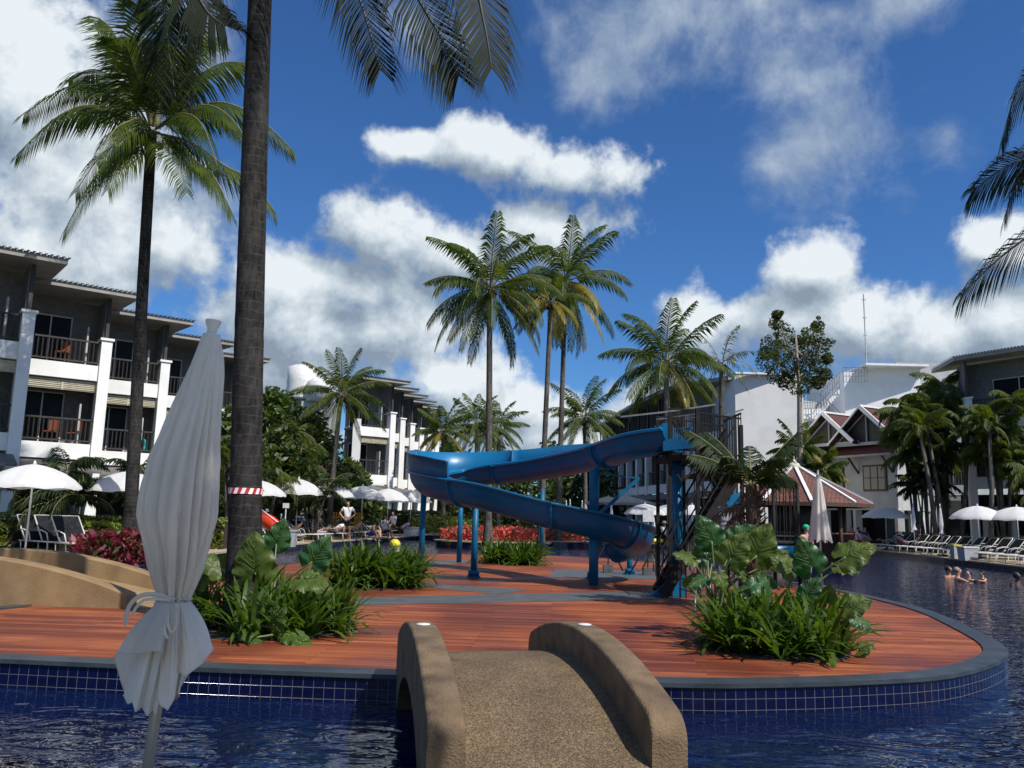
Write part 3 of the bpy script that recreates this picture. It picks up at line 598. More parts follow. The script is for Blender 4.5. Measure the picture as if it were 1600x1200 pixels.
for th in (0,PI/2,PI,-PI/2):
    m=MB(); m.tube([(kt.x+.8*math.cos(th),kt.y+.8*math.sin(th),0),(kt.x+.8*math.cos(th),kt.y+.8*math.sin(th),2.3)],.04,8); m.build('post','steel_dark',kid)
# ---------------- notice board and barrier ----------------
nb=gx(1137,14.6); no=thing('notice_board','grey metal framed notice board standing by the stair tower','notice board',(nb.x,nb.y,0))
m=MB()
zt,zb=1.4+22/F_PX*14.6,.0
m.box((nb.x-.13,nb.y,.82),(.05,.07,1.64)); m.box((nb.x+.15,nb.y,.82),(.055,.07,1.64)); m.box((nb.x+.01,nb.y,1.62),(.33,.06,.06)); m.build('frame','steel_grey',no)
m=MB(); m.box((nb.x+.01,nb.y,1.22),(.22,.02,.72)); m.build('poster','poster',no)
bz=thing('crowd_barrier','low galvanised tube barrier leaning at the foot of the stair tower','barrier',tuple(G(1090,957)))
a=G(1063,936);b=G(1110,955); m=MB(); Z=Vector((0,0,1))
m.tube([a+Z*.02,a+Z*.36,b+Z*.46+Vector((0,0,0)),b+Z*.05],.018,6); m.bar(a+Z*.18,b+Z*.2,.02); m.tube([G(1085,962)+Z*.01,G(1088,958)+Z*.4],.018,6); m.build('frame','steel_grey',bz)
m=MB(); a2=G(1072,935); b2=G(1112,944)
m.tube([a2,a2+Z*1.02,b2+Z*1.02,b2],.016,6)
for i in range(1,9):
    c=a2.lerp(b2,i/9); m.bar(c+Z*.28,c+Z*1.02,.012)
m.bar(a2+Z*.28,b2+Z*.28,.02); m.build('gate_leaf','steel_grey',bz)
# ---------------- hotel wings ----------------
def bay_fronts(T,B,P,back,fl,zr,shade,detail=True,piers=True,nb=14,awn=True,roof_over=(1.0,.9),last=False,clutter=None):
    """one room bay: B->P is the front line; rooms recede along 'back'."""
    B=Vector((B[0],B[1],0)); P=Vector((P[0],P[1],0)); d=(P-B); Lb=d.length; d.normalize(); k=Vector((back[0],back[1],0)).normalized(); Z=Vector((0,0,1))
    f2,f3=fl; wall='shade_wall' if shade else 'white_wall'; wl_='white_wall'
    AX=(d,k,Z); dep=1.7; mid=(B+P)/2
    for zf in (f2,f3):
        m=MB(); m.box(mid+k*.15+Z*(zf-.32),(Lb,.30,.64),axes=AX); m.build('balcony_band',wl_,T)
    m=MB()
    for zf in (f2,f3): m.box(mid+k*(dep/2+.3)+Z*(zf-.1),(Lb,dep,.12),axes=AX)
    m.box(mid+k*(dep+.1)+Z*(f2+(zr-f2)/2),(Lb,.12,zr-f2),axes=AX)
    m.box(P-d*.06+k*(dep/2+.25)+Z*(f2+(zr-f2)/2),(.10,dep*.95,zr-f2),axes=AX)
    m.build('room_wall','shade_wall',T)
    if not shade:
        for zf in (f2,f3): m=MB(); m.box(P-d*Lb*.22+k*.75+Z*(zf+.85),(.07,.5,1.7),axes=AX); m.build('partition','grey_wall',T)
    for zf in (f2,f3):
        h=2.15
        w_=MB(); c=mid+k*(dep+.0)+Z*(zf+h/2+.05)-d*.15*Lb; w_.box(c,(Lb*.55,.04,h),axes=AX); wo=w_.build('window','dark_window',T)
        if detail:
            w_=MB()
            for s_ in (-1,0,1): w_.box(c-k*.035+d*s_*Lb*.27,(.05,.03,h),axes=AX)
            w_.box(c-k*.035+Z*h/2,(Lb*.56,.03,.06),axes=AX); w_.build('window_frame','frame_pale',wo)
    if detail:
        m=MB(); zl=f3-.64-.26
        m.box(mid+k*.2+Z*zl,(Lb*.98,.06,.42),axes=AX)
        for i in range(5): m.box(mid+k*.155+Z*(zl-.15+i*.075),(Lb*.93,.03,.02),axes=AX)
        for s_ in (-1,0,1): m.box(mid+k*.16+d*s_*Lb*.47+Z*zl,(.05,.06,.44),axes=AX)
        m.build('louvre_panel','louvre',T)
    for zf in (f2,f3):
        railing(T,B+d*.08+k*.1+Z*zf,P-d*.1+k*.1+Z*zf,1.0,nb,'dark_rail',.04,.07,.12)
    if piers:
        m=MB(); m.box(P+k*.12+Z*((f3+1.1)/2),(.42,.5,f3+1.1),axes=AX); m.box(P+k*.12+Z*(f3+1.15),(.54,.62,.10),axes=AX); m.build('pier',wl_,T)
        m=MB(); m.box(P+k*.12+Z*((f3+1.2+zr)/2),(.13,.13,zr-f3-1.2),axes=AX); m.build('roof_post','dark_rail',T)
        if not detail or last: pass
    # roof
    ea,ef=roof_over
    q=[B-d*.4-k*ef,P+d*ea-k*ef,P+d*ea+k*(dep+3),B-d*.4+k*(dep+3)]
    m=MB(); o_=len(m.v)
    for dz in (0,.20): m.v+=[x+Z*(zr+dz+(.25 if i>1 else 0)) for i,x in enumerate(q)]
    for f in ((3,2,1,0),(4,5,6,7),(0,1,5,4),(1,2,6,5),(2,3,7,6),(3,0,4,7)): m.face([o_+i for i in f])
    m.build('roof_fascia','fascia',T)
    m=MB(); a0=q[0]-k*.08; a1=q[1]-k*.08+d*.08; nn=int(Lb*6)+6
    for i in range(nn):
        s0=a0.lerp(a1,i/nn); s1=a0.lerp(a1,(i+.55)/nn); s2=a0.lerp(a1,(i+1)/nn); e_=k*(dep+3+ef)
        h0=zr+.215; m.poly([s0+Z*(h0),s1+Z*(h0),s1+e_+Z*(h0+.25),s0+e_+Z*(h0+.25)]); m.poly([s1+Z*(h0+.05),s2+Z*(h0+.05),s2+e_+Z*(h0+.3),s1+e_+Z*(h0+.3)]); m.poly([s1+Z*h0,s1+Z*(h0+.05),s2+Z*(h0+.05),s2+Z*h0])
    m.build('roof_sheet','roof_metal',T)
    if awn:
        m=MB(); a0=B-k*1.5+Z*(f2-1.15); a1=P-k*1.5+Z*(f2-1.15); m.poly([a0,a1,P+Z*(f2-.72),B+Z*(f2-.72)]); m.poly([a0-Z*.05,B+Z*(f2-.77),P+Z*(f2-.77),a1-Z*.05]); m.poly([a0-Z*.08,a1-Z*.08,a1,a0])
        m.build('awning','roof_metal',T)
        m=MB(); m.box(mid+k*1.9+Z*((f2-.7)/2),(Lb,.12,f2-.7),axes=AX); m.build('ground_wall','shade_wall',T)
        m=MB(); m.box(mid+k*1.82+Z*1.2,(Lb*.7,.03,2.1),axes=AX); m.build('window','dark_window',T)
# left wing
def X_at(px,D): return V(px,806,D).x
left=thing('hotel_wing','white three storey hotel wing with stepped balconies along the left side','building',(-20,32,0))
Pc=[]
for i in range(-1,5):
    inv=1/859*(1+.165*i); px=897-1/inv; D=29.7*(1+.165*i); yt=(440,485,526,556,577,594)[i+1]; q=V(px+8,yt,D) if i>=0 else V(-120,430,D); q.z=0; Pc.append((px,D,q))
d0=Vector((.79,.61,0)); bk=Vector((-.61,.79,0))
for i in range(0,len(Pc)):
    px,D,q=Pc[i]; bay_fronts(left,q-d0*2.95,q,bk,(3.9,7.2),10.15,False,nb=16,last=i==len(Pc)-1,roof_over=(.95,.8))
q=Pc[-1][2]; m=MB(); m.box(q+bk*3.2+Vector((0,0,5.2))-d0*.3,(.3,5,10.4),axes=(d0,bk,Vector((0,0,1)))); m.build('end_wall','grey_wall',left)
m=MB()
for i in range(len(Pc)-1):
    a=Pc[i][2]+bk*4.2-d0*2; b=Pc[i+1][2]+bk*4.2-d0*2; m.poly([a,b,b+Vector((0,0,10.4)),a+Vector((0,0,10.4))])
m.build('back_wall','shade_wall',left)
# things left out on the balconies
def chair_bal(c,label):
    T=thing('balcony_chair',label,'chair',tuple(c)); m=MB(); Z=Vector((0,0,1)); c=Vector(c)
    m.box(c+Z*.44,(.45,.42,.04)); m.build('seat','wood_brown2',T)
    m=MB(); m.box(c+Z*.72+Vector((0,.2,0)),(.45,.03,.45)); m.build('backrest','wood_brown2',T)
    for sx_ in (-1,1):
        for sy_ in (-1,1): m=MB(); m.bar(c+Vector((sx_*.2,sy_*.19,0)),c+Vector((sx_*.2,sy_*.19,.44)),.035); m.build('leg','wood_brown2',T)
mat('wood_brown2',(.28,.09,.045),(.2,.06,.03),.6,5)
def bal(i,t,f,off=.8): px,D,q=Pc[i]; return q-d0*(2.95*t)+bk*off+Vector((0,0,f))
chair_bal(bal(2,.5,7.3),'reddish wooden chair on the top balcony left of the slim palm trunk')
chair_bal(bal(2,.55,3.95),'reddish wooden chair on the middle balcony just left of the slim palm trunk')
chair_bal(bal(2,.25,3.95,.9),'second reddish chair, at the right end of the same middle balcony')
T=thing('pool_ring','turquoise inflatable swim ring leaning on the middle balcony railing right of the slim palm','swim ring',tuple(bal(3,.25,4.3,.3)))
c=bal(3,.25,4.3,.3); m=MB(); m.tube([c+d0*.27*math.cos(a)+Vector((0,0,1))*.27*math.sin(a) for a in [2*PI*i/16 for i in range(16)]],.09,8,closed=True); m.build('tube','cloth_teal',T)
# far left wing
mid=thing('hotel_wing','distant white hotel wing with dark balconies left of the slide','building',(-10,62,0))
keys=[(605,59),(621,62.5),(637,66),(652,69.5),(665,73),(677,77)]
for i,(px,D) in enumerate(keys):
    q=gx(px,D); bay_fronts(mid,q-d0*2.75,q,bk,(4.0,7.3),10.5,False,detail=i<3,nb=9,awn=True,roof_over=(.9,.8))
q=gx(605,59)-d0*2.8; m=MB(); m.box(q+Vector((0,.3,3.9)),(.5,.5,7.8)); m.build('pier','white_wall',mid)
# right far wing, in its own shade
rf=thing('hotel_wing','shaded three storey hotel wing behind the slide tower with a bright blank end wall','building',(12,60,0))
pk=[(1152,54),(1078,57.5),(1049,60.5),(1029,63.5),(1011,66.5),(996,69.5),(981,73),(968,77),(956,81),(946,85),(936,89)]
pp=[gx(a,b) for a,b in pk]
for i in range(len(pp)-1):
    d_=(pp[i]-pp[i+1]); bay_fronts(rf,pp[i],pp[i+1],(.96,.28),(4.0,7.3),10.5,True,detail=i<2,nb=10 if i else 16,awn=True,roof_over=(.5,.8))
E1=gx(1153,53.1); E2=gx(1262,52.3)
m=MB(); m.prism([(E1.x,E1.y),(E2.x,E2.y),(E2.x+4,E2.y+14),(E1.x-1,E1.y+14)],0,V(1152,592,53.8).z+.1); m.build('end_wall','white_wall',rf)
m=MB(); a=E1+Vector((-.1,-.1,10.9)); m.box(((E1.x+E2.x)/2,(E1.y+E2.y)/2-.05,V(1152,592,53.8).z+.16),((E2-E1).length+.3,.5,.12)); m.build('parapet_cap','white_paint',rf)
# stair core with external stair
core=thing('stair_block','white rooftop stair block with an outside stair and railings right of the tall thin tree','stair block',tuple(gx(1350,64)))
a=gx(1329,62.5); b=gx(1396,61.5); zt=V(1340,600,62.5).z
m=MB(); m.prism([(a.x,a.y),(b.x+2.6,b.y),(b.x+2.6,b.y+8),(a.x,a.y+8)],0,zt+.9); m.build('block','white_wall',core)
zz=V(1345,577,62.5).z; a2=gx(1357,62.3)
m=MB(); m.prism([(a2.x,a2.y-.1),(b.x+2.6,b.y-.1),(b.x+2.6,b.y+5),(a2.x,a2.y+5)],zt+.9,zz); m.build('upper_block','white_wall',core)
m=MB(); m.box(((a2.x+b.x+2.6)/2,b.y+2.2,zz+.08),(b.x+2.6-a2.x+.6,6,.16)); m.build('roof_cap','white_paint',core)
m=MB(); e=gx(1262,64.5); m.prism([(e.x,e.y),(a.x,a.y+3),(a.x,a.y+6),(e.x,e.y+4)],0,V(1290,625,64).z); m.build('link_wall','grey_wall',core)
fl_=V(1254,641,61.5); ft=V(1282,638,61.5); m=MB()
m.box((fl_+ft)/2+Vector((0,.6,-.35)),((ft-fl_).length+.4,1.4,.75)); m.build('stair_landing','white_wall',core)
def steps(p,q,n,name):
    m=MB(); p=Vector(p); q=Vector(q)
    for i in range(n):
        c=p.lerp(q,(i+.5)/n); m.box(c+Vector((0,.6,-.12)),(abs(q.x-p.x)/n+.02,1.2,abs(q.z-p.z)/n+.22))
    m.build(name,'white_paint',core)
steps(V(1283,640,61.5),V(1312,607,61.5),9,'stair_flight'); steps(V(1283,645,61),V(1318,676,61),9,'stair_flight')
for p,q,n in ((V(1254,640,60.9),V(1282,638,60.9),7),(V(1283,638,60.9),V(1312,606,60.9),8),(V(1284,640,60.6),V(1318,673,60.6),8),(V(1318,598,61),V(1356,598,61),8)):
    railing(core,p,q,1.15,n,'steel_grey',.03,.045,.05,mid=.5)
ant=thing('antenna_mast','tall thin radio mast rising behind the white stair block','mast',tuple(gx(1366,70)))
g=gx(1366,70); m=MB(); zt2=V(1366,460,70).z; m.tube([(g.x,g.y,0),(g.x,g.y,zt2)],.05,5); m.build('mast','steel_grey',ant)
m=MB()
for k in range(4): m.bar((g.x-.18,g.y,zt2-.5-k*1.6),(g.x+.18,g.y,zt2-.5-k*1.6),.05)
m.build('crossbar','steel_grey',ant)
# water tank on the roof
g=V(467,616,75); wt=thing('water_tank','two white cylindrical water tanks on a far rooftop behind the palms' if False else 'white ribbed cylindrical water tank on a roof behind the palms','water tank',(g.x,g.y,0))
m=MB(); z0=V(467,625,75).z; z1=V(475,573,75).z
m.lathe((V(472,600,75).x,75,z0),[(1.35,0),(1.4,.2),(1.33,.5),(1.4,.9),(1.33,1.2),(1.4,1.6),(1.33,1.9),(1.35,z1-z0-.1),(.9,z1-z0+.05),(.01,z1-z0+.1)],20); m.build('tank','tank_white',wt)
m=MB(); gg=V(472,600,75); m.box((gg.x,76,z0/2),(5,3,z0)); m.build('tank_base','grey_wall',wt)
g2=V(500,612,74); wt2=thing('water_tank','low wide white water tank just right of the ribbed cylindrical one','water tank',(g2.x,g2.y,0))
m=MB(); zz0=V(500,628,74).z; zz1=V(500,592,74).z; m.lathe((g2.x,74,zz0),[(1.2,0),(1.2,zz1-zz0-.4),(.8,zz1-zz0),(.01,zz1-zz0+.08)],18); m.build('tank','tank_white',wt2); m=MB(); m.box((g2.x,74.6,zz0/2),(3,2,zz0)); m.build('tank_base','grey_wall',wt2)
# brown tiled villa roof behind the umbrellas on the left
vr=thing('tiled_villa','brown tiled pavilion with white ridge lines behind the row of parasols','pavilion',tuple(gx(505,52)))
a=V(462,695,54); b=V(500,690,56); m=MB()
P1=V(452,745,51); P2=V(536,752,51); P3=V(545,735,57); P4=V(470,690,56); P5=V(508,692,56)
m.poly([P1,P2,V(512,716,53.5),V(470,712,53.5)],uv=[(0,0),(4,0),(3,2),(1,2)]); m.poly([V(470,712,53.5),V(512,716,53.5),P5,P4],uv=[(0,0),(3,0),(3,2),(0,2)]); m.poly([P2,P3,V(512,716,53.5)],uv=[(0,0),(3,0),(1,2)]); m.build('roof','roof_brown',vr)
m=MB(); m.bar(P1,P2,.18); m.bar(V(512,716,53.5),P2,.16); m.bar(P4,P5,.2); m.bar(V(470,712,53.5),V(512,716,53.5),.12); m.build('ridge','white_paint',vr)
m=MB(); c=gx(500,54); m.box((c.x,c.y,1.4),(3.2,4.5,2.9)); m.build('walls','shade_wall',vr)
for t in (0,.33,.66,1):
    m=MB(); pp_=P1.lerp(P2,t); m.bar((pp_.x,pp_.y+.2,0),(pp_.x,pp_.y+.2,pp_.z),.14); m.build('post','grey_wall',vr)
# ---------------- gabled villa ----------------
gv=thing('gabled_villa','grey two storey villa with twin red tiled gables and a dark framed window','villa',tuple(gx(1350,52)))
A_=gx(1292,57.5); C_=gx(1407,52); D_=gx(1462,55); zt=V(1407,700,52).z; zb=V(1407,797,52).z
m=MB()
m.prism([(A_.x,A_.y),(C_.x,C_.y),(D_.x,D_.y),(D_.x+1.2,D_.y+5),(A_.x+3,A_.y+5)],zb,zt); m.build('wall','grey_wall',gv)
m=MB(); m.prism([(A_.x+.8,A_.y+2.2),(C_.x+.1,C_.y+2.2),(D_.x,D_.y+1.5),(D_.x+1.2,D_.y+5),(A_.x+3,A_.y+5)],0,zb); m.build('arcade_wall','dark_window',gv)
for t in (.0,.30,.45,1):
    m=MB(); q=A_.lerp(C_,t); m.box((q.x+.1,q.y+.15,zb/2),(.42,.42,zb)); m.build('column','grey_wall',gv)
for t in (.45,.95): m=MB(); q=C_.lerp(D_,t); m.box((q.x-.1,q.y+.2,zb/2),(.36,.36,zb)); m.build('column','grey_wall',gv)
dA=(C_-A_).normalized(); nA=Vector((dA.y,-dA.x,0)); Z=Vector((0,0,1))
def wpt(px,py): # point on the main front of the villa
    r_=ray(px,py); t=(A_-CAM).dot(nA)/r_.dot(nA); return CAM+r_*t
def villa_window(x0_,x1_,y0_,y1_,fn,dd,nn):
    a=fn(x0_,y0_); b=fn(x1_,y0_); c=fn(x1_,y1_); dz=Vector((0,0,(c-b).z)); b=a+dd*(b-a).dot(dd)
    W_=(b-a).length; H_=abs(dz.z); cc=(a+b)/2+dz/2
    m=MB(); m.box(cc+nn*.03,(W_+.14,.10,H_+.14),axes=(dd,nn,Z)); m.build('window_frame','wood_brown',gv)
    wp_=MB()
    for i in range(3): wp_.box(cc+nn*.09+dd*(i-1)*W_/3,(W_/3-.10,.02,H_-.08),axes=(dd,nn,Z))
    wo=wp_.build('window','curtain',gv)
    m=MB()
    for i in range(3): m.box(cc+nn*.105+dd*(i-1)*W_/3,(W_/3-.06,.02,.05),axes=(dd,nn,Z))
    m.build('glazing_bar','wood_brown',wo)
villa_window(1350,1384,729,767,wpt,dA,nA); villa_window(1303,1318,733,766,wpt,dA,nA)
dB=(D_-C_).normalized(); nB=Vector((dB.y,-dB.x,0))
def wpt2(px,py): r_=ray(px,py); return CAM+r_*((C_-CAM).dot(nB)/r_.dot(nB))
villa_window(1424,1450,735,768,wpt2,dB,nB)
# gables: ridge runs back to the right
rd=Vector((.86,.51,0)).normalized(); gd=Vector((.51,-.86,0))
def gable(apx,apy,D,h,wl2,wr2,Lr,name):
    ap=V(apx,apy,D); zl=ap.z-h
    l=ap-gd*wl2-Z*h; r=ap+gd*wr2-Z*h; ov=-rd*.0
    m=MB(); sl=Vector((0,0,0)); bk_=rd*Lr
    m.poly([ap,r,r+bk_,ap+bk_],uv=[(0,h),(0,-.5),(Lr,-.5),(Lr,h)]); m.poly([l,ap,ap+bk_,l+bk_],uv=[(0,0),(0,h),(Lr,h),(Lr,0)])
    dn=Vector((0,0,-.12)); m.poly([ap+dn,ap+bk_+dn,r+bk_+dn,r+dn]); m.poly([l+dn,l+bk_+dn,ap+bk_+dn,ap+dn]); m.build('roof','roof_red',gv)
    m=MB(); s_=-rd*.04; m.bar(ap+s_,r+s_,.10,.26); m.bar(ap+s_,l+s_,.10,.10,); m.build('barge_board','white_paint',gv)
    m=MB(); m.bar(ap+bk_*.0+Z*.05,ap+bk_+Z*.05,.22,.12); m.build('ridge','white_paint',gv)
    m=MB(); q=rd*.7; m.poly([ap+q-Z*.1,l+q+gd*.1,r+q-gd*.1]); m.poly([ap+q-Z*.1+rd*.1,r+q-gd*.1+rd*.1,l+q+gd*.1+rd*.1]); m.build('gable_panel','dark_rail',gv)
    m=MB(); q=rd*.6; m.bar(l+q+gd*.1,ap+q-Z*.3,.09); m.bar(r+q-gd*.1,ap+q-Z*.3,.09); m.bar((l+r)/2+q,ap+q-Z*.35,.09); m.bar(l+q,r+q,.12,.2); m.build('truss','grey_wall',gv)
gable(1285,645,55.6,2.1,2.3,2.3,6,'a'); gable(1343,635,53.2,2.36,2.54,2.54,6.5,'b')
m=MB(); a=V(1268,700,45.5)-rd*.3; b=V(1405,690,41.8)-rd*.2; e=nA*1.1
a=A_+Z*(zt+.35)-dA*1.0; b=C_+Z*(zt+.35)+dA*.6
m.poly([a+e-Z*.75,b+e-Z*.75,b,a],uv=[(0,0),(8,0),(8,1.3),(0,1.3)]); m.poly([a+e-Z*.83,a-Z*.08,b-Z*.08,b+e-Z*.83]); m.poly([b,b+e-Z*.75,b-nA*.2+dA*.8-Z*.75]); m.build('skirt_roof','roof_red',gv)
m=MB(); m.bar(a+e-Z*.79,b+e-Z*.79,.08,.14); m.build('eave_board','fascia',gv)
for t in (.12,.5,.95):
    m=MB(); q=A_.lerp(C_,t); m.bar(q+Z*(zt-1.5),q+e*.9+Z*(zt-.4),.10); m.build('eave_bracket','wood_brown',gv)
# ---------------- near right wing ----------------
rw=thing('hotel_wing','shaded hotel wing at the right edge with a dark balcony behind palm fronds','building',(26,44,0))
a=gx(1527,46); b=gx(1690,41.5); bay_fronts(rw,b,a,(-(b-a).y*-1,(b-a).x,0) if False else (.26,.96,0),(4.1,7.35),10.6,True,nb=34,awn=False,roof_over=(.9,.9))
m=MB(); dd=(b-a).normalized(); m.box((a+b)/2+Z*2.35+Vector((-.2,-.9,0)),((b-a).length,1.8,.22),axes=(dd,Vector((-dd.y,dd.x,0)),Z)); m.build('canopy','grey_wall',rw)
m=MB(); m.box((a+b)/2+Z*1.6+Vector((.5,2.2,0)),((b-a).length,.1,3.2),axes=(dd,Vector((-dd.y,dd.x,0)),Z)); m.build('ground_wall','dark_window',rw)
for t in (.02,.3,.6,.9): m=MB(); q=a.lerp(b,t); m.box((q.x,q.y-.8,1.12),(.2,.2,2.24)); m.build('column','grey_wall',rw)
rw2=thing('hotel_wing','pale shaded hotel wing half hidden by the palms next to the gabled villa','building',(24,52,0))
a=gx(1462,63); b=gx(1530,60); bay_fronts(rw2,b,a,(.26,.96,0),(4.4,8.1),V(1500,600,61).z,True,nb=14,awn=True,roof_over=(.3,.4))
m=MB(); c=gx(1500,69); m.box((c.x,c.y+2,V(1500,572,69).z/2),(10,6,V(1500,572,69).z)); m.build('upper_block','grey_wall',rw2)
# ---------------- pool bar ----------------
gc=gx(1245,37); pb=thing('pool_bar','round pool bar under a brown tiled roof with white ridge lines','pool bar',(gc.x,gc.y,0))
Rr=3.15; ze=2.25; za=3.75; m=MB(); n8=10
er=[Vector((gc.x+Rr*math.cos(2*PI*(i+.3)/n8),gc.y+Rr*math.sin(2*PI*(i+.3)/n8),ze)) for i in range(n8)]; tp=[Vector((gc.x+.35*math.cos(2*PI*(i+.3)/n8),gc.y+.35*math.sin(2*PI*(i+.3)/n8),za)) for i in range(n8)]
for i in range(n8):
    j=(i+1)%n8; m.poly([er[i],er[j],tp[j],tp[i]],uv=[(-1,0),(1,0),(.15,3.2),(-.15,3.2)])
m.poly(tp); m.build('roof','roof_brown',pb)
m=MB()
for i in range(n8): m.poly([er[i]-Z*.02,tp[i]-Z*.1,tp[(i+1)%n8]-Z*.1,er[(i+1)%n8]-Z*.02])
for i in range(n8): m.bar(er[i]-Z*.08,er[(i+1)%n8]-Z*.08,.06,.16)
m.build('ceiling','wood_brown',pb)
for i in range(n8): m=MB(); m.bar(er[i]+Z*.04,tp[i]+Z*.05,.13,.07); m.build('ridge','white_paint',pb)
m=MB(); m.lathe((gc.x,gc.y,za),[(.35,0),(.2,.25),(.08,.3),(.001,.6)],12); m.build('finial','louvre',pb)
m=MB(); m.lathe((gc.x,gc.y,0),[(2.2,-1.3),(2.2,.95),(2.35,.95),(2.35,1.02),(.1,1.02)],28); m.build('counter','wood_brown',pb)
for i in range(0,n8,2): m=MB(); q=er[i].lerp(Vector((gc.x,gc.y,ze)),.25); m.tube([(q.x,q.y,-.5),(q.x,q.y,ze+.2)],.09,8); m.build('post','wood_brown',pb)
m=MB(); m.lathe((gc.x,gc.y,1.0),[(.9,0),(.9,1.3)],16); m.build('bar_shelf','dark_rail',pb)
# ---------------- palms and trees ----------------
def frond(mb,base,azm,el0,L,droop,nl,ll,w_,rng,mi=0,mir=1,twist=0,skip=0,segs=9):
    """feather frond: bent rachis with drooping two-piece leaflets"""
    p=Vector(base); pts=[p.copy()]; dirs=[]; 
    for i in range(segs):
        t=(i+.5)/segs; e=el0-droop*(t**1.35); a=azm+twist*t
        d=Vector((math.cos(a)*math.cos(e),math.sin(a)*math.cos(e),math.sin(e))); dirs.append(d); p=p+d*(L/segs); pts.append(p.copy())
    mb.tube(pts,[.035*L/4*(1-.85*i/segs)+.004 for i in range(segs+1)],4,mir,cap=False)
    for i in range(nl):
        t=.14+.86*(i/(nl-1)); s=t*segs; k=min(int(s),segs-1); q=pts[k].lerp(pts[k+1],s-k); d=dirs[k]
        side=Vector((-math.sin(azm+twist*t),math.cos(azm+twist*t),0)); up=side.cross(d); up=up if up.z>0 else -up
        l=ll*(math.sin(PI*(.12+.80*t))**.7)*rng.uniform(.85,1.1)
        for sg in (-1,1):
            if skip and rng.random()<skip: continue
            hang=.30+.45*abs(math.cos(el0))+rng.uniform(-.12,.2)
            v=(side*sg*.82+d*(.45+.5*t+.6*max(0,d.z))+up*.10-Vector((0,0,hang))).normalized(); v2=(v*.75+d*.12-Vector((0,0,.75+rng.uniform(0,.35)))).normalized()
            wd=d*w_*.5; a0=q; a1=q+v*l*.5; a2=a1+v2*l*.5
            o=len(mb.v); mb.v+= [a0-wd*.5,a0+wd*.5,a1+wd,a1-wd,a2]; mb.face((o,o+1,o+2,o+3),mi); mb.face((o+3,o+2,o+4),mi)
def frond_pts(mb,ctl,nl,ll,w_,rng,mi=0,mir=1,r0=.04,hint=None,hang=.25):
    pts=crom([Vector(p) for p in ctl],4,closed=False); k=len(pts)-1
    mb.tube(pts,[r0*(1-.88*i/k)+.004 for i in range(k+1)],5,mir,cap=False)
    for i in range(nl):
        t=.12+.88*(i/(nl-1)); s=t*k; j=min(int(s),k-1); q=pts[j].lerp(pts[j+1],s-j); d=(pts[j+1]-pts[j]).normalized(); h=Vector((d.x,d.y,0)); h=h.normalized() if h.length>.15 else Vector((1,0,0)); hh=(pts[-1]-pts[0]); hh.z=0; hh.normalize(); side=Vector((-hh.y,hh.x,0))
        if hint: hv=Vector(hint); side=hv-d*hv.dot(d); side.normalize()
        l=ll*(math.sin(PI*(.12+.80*t))**.6)*rng.uniform(.85,1.1)
        for sg in (-1,1):
            v=(side*sg*.80+d*(.55+.5*t)-Vector((0,0,hang+rng.uniform(-.1,.2)))).normalized(); v2=(v*.8+d*.15-Vector((0,0,.55+rng.uniform(0,.3)))).normalized()
            wd=d*w_*.5; a1=q+v*l*.5; a2=a1+v2*l*.5; o=len(mb.v); mb.v+=[q-wd*.5,q+wd*.5,a1+wd,a1-wd,a2]; mb.face((o,o+1,o+2,o+3),mi); mb.face((o+3,o+2,o+4),mi)
def coconut(name,label,px,D,crown_px,crown_py,Dc=None,L=3.6,n=24,nl=42,ll=.85,w_=.045,seed=1,leaf='palm_leaf',bark='palm_bark',r0=.17,r1=.11,base_z=0,lean=None,skip=0,yellow=.12,group=None,emin=-.85,emax=1.5,basebulge=1.5,droop=(1.0,1.7),nuts=True,gbase=None,extra=None,azs=None):
    rng=random.Random(seed); g=gx(px,D,base_z) if gbase is None else Vector(gbase); c=V(crown_px,crown_py,Dc or D)
    T=thing(name,label,'palm tree',tuple(g),group=group)
    m=MB(); K=40; pts=[]; rad=[]
    for i in range(K+1):
        t=i/K; bend=math.sin(t*PI)*(lean or 0)
        q=Vector((g.x+(c.x-g.x)*t**1.3+bend,g.y+(c.y-g.y)*t,g.z+(c.z-g.z)*t)); pts.append(q)
        rad.append((r0+(r1-r0)*t**.6)*(1+(basebulge-1)*max(0,1-t*9)**2)*(1+.012*(i%2)))
    m.tube(pts,rad,14,cap=True); m.build('trunk',bark,T)
    m=MB()
    if azs: lst=azs
    else:
        lst=[]
        for i in range(n):
            f=i/(n-1); el=emax+(emin-emax)*(f**.9); az=i*2.39996+rng.uniform(-.25,.25); lst.append((az,el))
    for i,(az_,el_) in enumerate(lst):
        Lf=L*rng.uniform(.88,1.08); dr=rng.uniform(*droop)*(1 if el_>-.3 else .5)*(.75 if el_>.95 else 1)
        mi=2 if rng.random()<yellow and el_<.2 else 0
        frond(m,c+Vector((math.cos(az_),math.sin(az_),0))*.12+Vector((0,0,rng.uniform(-.1,.15))),az_,el_,Lf,dr,nl,ll*rng.uniform(.9,1.1),w_,rng,mi,1,rng.uniform(-.35,.35),skip)
    m.build('crown',[leaf,'rachis','palm_yellow'],T)
    if nuts:
        m=MB()
        for i in range(9):
            a=rng.uniform(0,2*PI); m.ellip(c+Vector((math.cos(a)*.26,math.sin(a)*.26,rng.uniform(-.45,-.15))),(.11,.11,.13),8,5)
        m.build('coconut_cluster','brown_frond',T)
    return T
lp=coconut('coconut_palm','tall slim coconut palm left of the big dark trunk',200,24,237,205,L=3.0,n=7,nl=50,ll=.9,w_=.045,seed=4,r0=.20,r1=.15,lean=-.05,bark='bark_dark',emin=.2,yellow=0)
cr_=[c for c in lp.children if c.name.startswith('crown')][0]; bpy.data.objects.remove(cr_,do_unlink=True); m=MB(); rng=random.Random(14); C0=(238,204)
